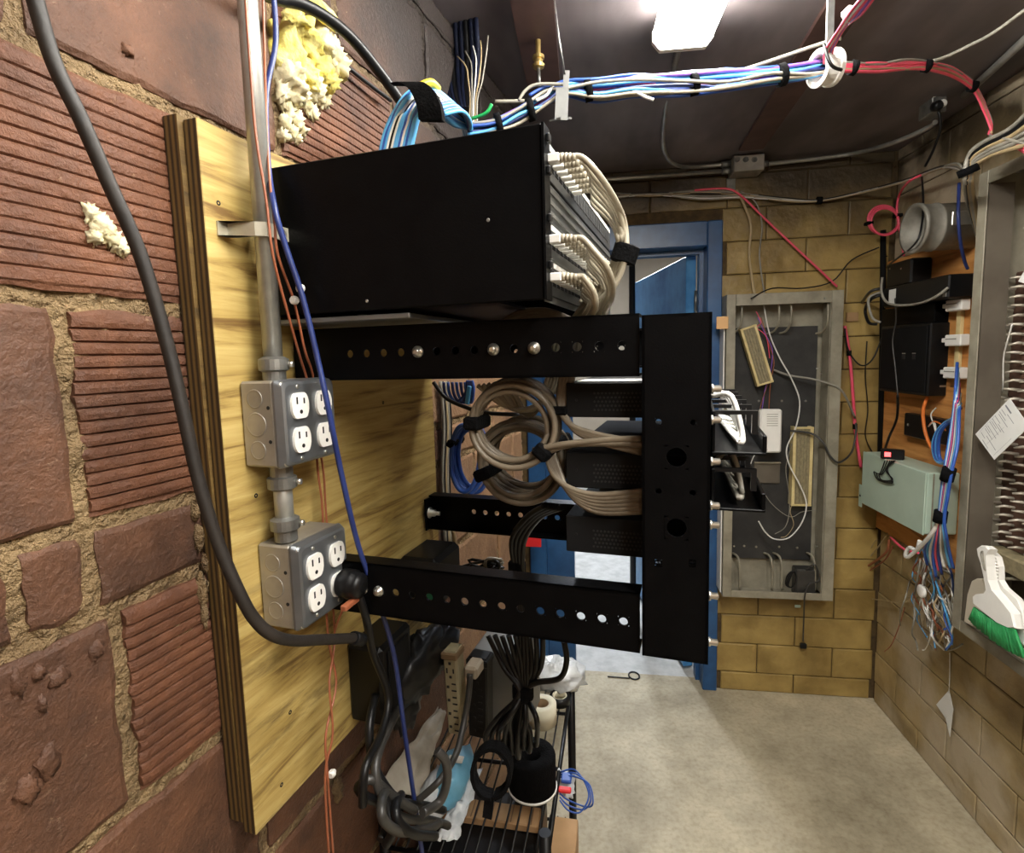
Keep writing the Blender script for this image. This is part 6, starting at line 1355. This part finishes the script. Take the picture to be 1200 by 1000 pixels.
# thick grey cord coil in the lower left corner
t = thing('cord_coil', 'heap of thick dark grey cord looped on the shelf by the wall', 'cord', pL(450, 960, .1), L)
def pD(px, py, s): return pL(px, py, s)
for k, pp in enumerate((
    [(440, 815, .05), (433, 850, .06), (436, 890, .07), (450, 920, .09), (470, 940, .1), (500, 945, .1), (520, 950, .1)],
    [(468, 830, .07), (450, 865, .08), (440, 900, .09), (448, 935, .1), (470, 958, .1), (505, 962, .11), (525, 968, .11)],
    [(424, 918, .07), (420, 925, .08), (430, 935, .09), (450, 945, .1), (452, 970, .1), (446, 985, .1)],
    [(452, 928, .1), (447, 940, .12), (450, 962, .13), (470, 975, .13), (500, 972, .13), (515, 965, .13)],
    [(470, 932, .1), (464, 945, .12), (468, 965, .13), (486, 978, .14), (510, 980, .14)],
    [(424, 918, .08), (436, 914, .09), (450, 925, .1), (470, 940, .11), (486, 950, .11)],
    [(448, 926, .1), (455, 950, .11), (460, 975, .12), (452, 990, .11)],
    [(512, 880, .16), (522, 892, .17), (524, 915, .17), (515, 940, .16), (495, 953, .15)])):
    M().tube([pD(*q) for q in pp], .0062, 9, 6).build('cord', 'greycord' if k % 2 else 'blackcable', t)
# bags and sheets
t = thing('plastic_sheet', 'long crumpled grey plastic sheet leaning between the wall and shelf', 'sheet', pL(470, 945, .05), L)
def sheet(q00, q10, q11, q01, amp, fr, seed, n=22):
    def fn(a, b):
        p = q00 * ((1 - a) * (1 - b)) + q10 * (a * (1 - b)) + q11 * (a * b) + q01 * ((1 - a) * b)
        k = Vector((a * fr, b * fr * 2, seed)); return p + Vector((noise.noise(k), noise.noise(k + Vector((9, 0, 0))), noise.noise(k + Vector((0, 9, 0))))) * amp
    return fn
m = M(L); m.grid(sheet(L.l(pL(513, 828, .03)), L.l(pL(523, 836, .045)), L.l(pL(492, 934, .075)), L.l(pL(440, 925, .03)), .006, 3, 1), 16, 26); o = m.build('sheet', 'wrap', t, recalc=False); md = o.modifiers.new('thickness', 'SOLIDIFY'); md.thickness = .0015
t = thing('dark_bag', 'black plastic bag bunched below the plywood under the lower arm', 'bag', pL(490, 850, .05), L)
for (px, py, s, a, b, c_, sd) in ((480, 790, .05, .03, .08, .05, 1), (500, 770, .05, .03, .08, .035, 2), (465, 830, .035, .02, .05, .05, 3)):
    p = lL(px, py, s); M(L).lump((max(p.x, .0), p.y + .03, p.z), (a, b, c_), .4, 3, sd, 18, 12).build('bag_body', 'blackplastic', t)
t = thing('blue_package', 'pale blue plastic packet lying on the wire shelf', 'package', pS(536, 945), S)
p = on(533, 925); m = M(S); m.lump((p.x, p.y, SZ + .03), (.032, .075, .03), .18, 2.2, 5, 20, 12); m.build('packet', 'bagblue', t)
M(S).box((p.x - .012, p.y - .005, SZ + .0585), (p.x + .018, p.y + .012, SZ + .062), .001).build('white_print', 'white', t)
t = thing('white_package', 'crumpled clear and white plastic packet beside the blue one', 'package', pS(505, 960), S)
p = on(510, 945); M(S).lump((p.x, p.y, SZ + .022), (.03, .07, .022), .3, 3, 6, 18, 12).build('packet', 'film', t)
m = M(S); m.grid(sheet(lS(545, 905, .03), lS(566, 900, .02), lS(536, 985, .005), lS(510, 985, .005), .008, 4, 3), 10, 18); o = m.build('flap', 'film', t, recalc=False); md = o.modifiers.new('thickness', 'SOLIDIFY'); md.thickness = .001
t = thing('plastic_bag', 'clear crinkled plastic bag at the far end of the wire shelf', 'bag', pS(660, 800), S)
p = on(650, 806); m = M(S); m.lump((p.x, p.y, SZ + .035), (.07, .05, .034), .55, 3.2, 8, 24, 14); m.build('bag_body', 'film', t)
t = thing('cardboard_box', 'brown cardboard box on the lower shelf seen through the wires', 'box', S.w((-.14, -.35, .3)), S)
ca, cb_ = S.l(pZ(592, 964, .60)), S.l(pZ(592, 941, .60))
M(S).box((SW + .03, ca.y, .584), (-.035, cb_.y, .60), .002).build('carton', 'card', t)
for k in range(1, 6): M(S).box((SW + .03 + .04 * k, ca.y + .002, .6002), (SW + .032 + .04 * k, cb_.y - .002, .6012), 0).build('crease', 'core', t)
t = thing('dark_filler', 'black bin standing in for the dark gap below the brown cardboard box', 'bin', S.w((-.14, -.35, .3)), S)  # added black block in place of the shaded gap under the carton
M(S).box((SW + .025, -.47, .3008), (-.03, cb_.y + .05, .583), .004).build('filler_body', 'blackplastic', t)
t = thing('cardboard_box', 'plain brown carton on the lower shelf beside the right front leg', 'box', S.w((.02, -.3, .3)), S)
ka = S.l(pZ(648, 956, .50)); M(S).box((ka.x - .005, ka.y - .14, .3008), (ka.x + .055, ka.y, .50), .002).build('carton', 'card', t)
t = thing('blue_wire_spool', 'blue wire in a clear packet hooked on the shelf post, loops sticking out', 'wire', pS(668, 915), S)
for k in range(3):
    rnd = random.Random(k + 40)
    M(S).tube([S.l(pS(*q)) for q in ((657, 905 + 3 * k, .0), (672, 902 + 4 * k, .01), (684 + 3 * k, 915 + 2 * k, .01), (690 + 2.5 * k, 934 + 3 * k, .0), (680 + 4 * k, 952 - 3 * k, -.02), (666, 950 - 6 * k, -.02), (656, 938 - 4 * k, -.01))], .0016, 6, 6, False).build('wire', 'blue', t)
a = S.l(pS(657, 905)); m = M(S); m.grid(sheet(S.l(pS(655, 900, .0)), S.l(pS(675, 908, .0)), S.l(pS(672, 936, -.03)), S.l(pS(654, 932, -.03)), .006, 3, 6), 8, 8); o = m.build('packet', 'film', t, recalc=False); md = o.modifiers.new('thickness', 'SOLIDIFY'); md.thickness = .002
M(S).obox(S.l(pS(664, 912, .004)), (Vector((1, 0, 0)), Vector((0, 1, 0)), Vector((0, 0, 1))), Vector((.010, .012, .004)), .002).build('spool', 'blue', t)
M(S).obox(S.l(pS(662, 926, .0)), (Vector((1, 0, 0)), Vector((0, 1, 0)), Vector((0, 0, 1))), Vector((.012, .006, .004)), .002).build('red_label', 'red', t)
cable('black_cable', [S.w(lS(*q)) for q in ((600, 880, .01), (612, 866, .012), (628, 872, .012), (634, 890, .01), (640, 905, .01))], .003, 'blackcable', 'thin black cord lying on the shelf near the black tape roll')
c = pZ(743, 792, .004); tag(M().tube([c + Vector((math.cos(q) * .024, math.sin(q) * .03, 0)) for q in [2 * math.pi * i / 12 for i in range(12)]], .0038, 7, 4, True, True).build('rubber_ring', 'blackcable'), 'small black ring lying on the floor at the door threshold', 'ring')
cable('black_cable', [pZ(712, 793, .004), pZ(725, 794, .004), pZ(738, 795, .004)], .003, 'blackcable', 'thin black strip on the floor beside the small black ring')
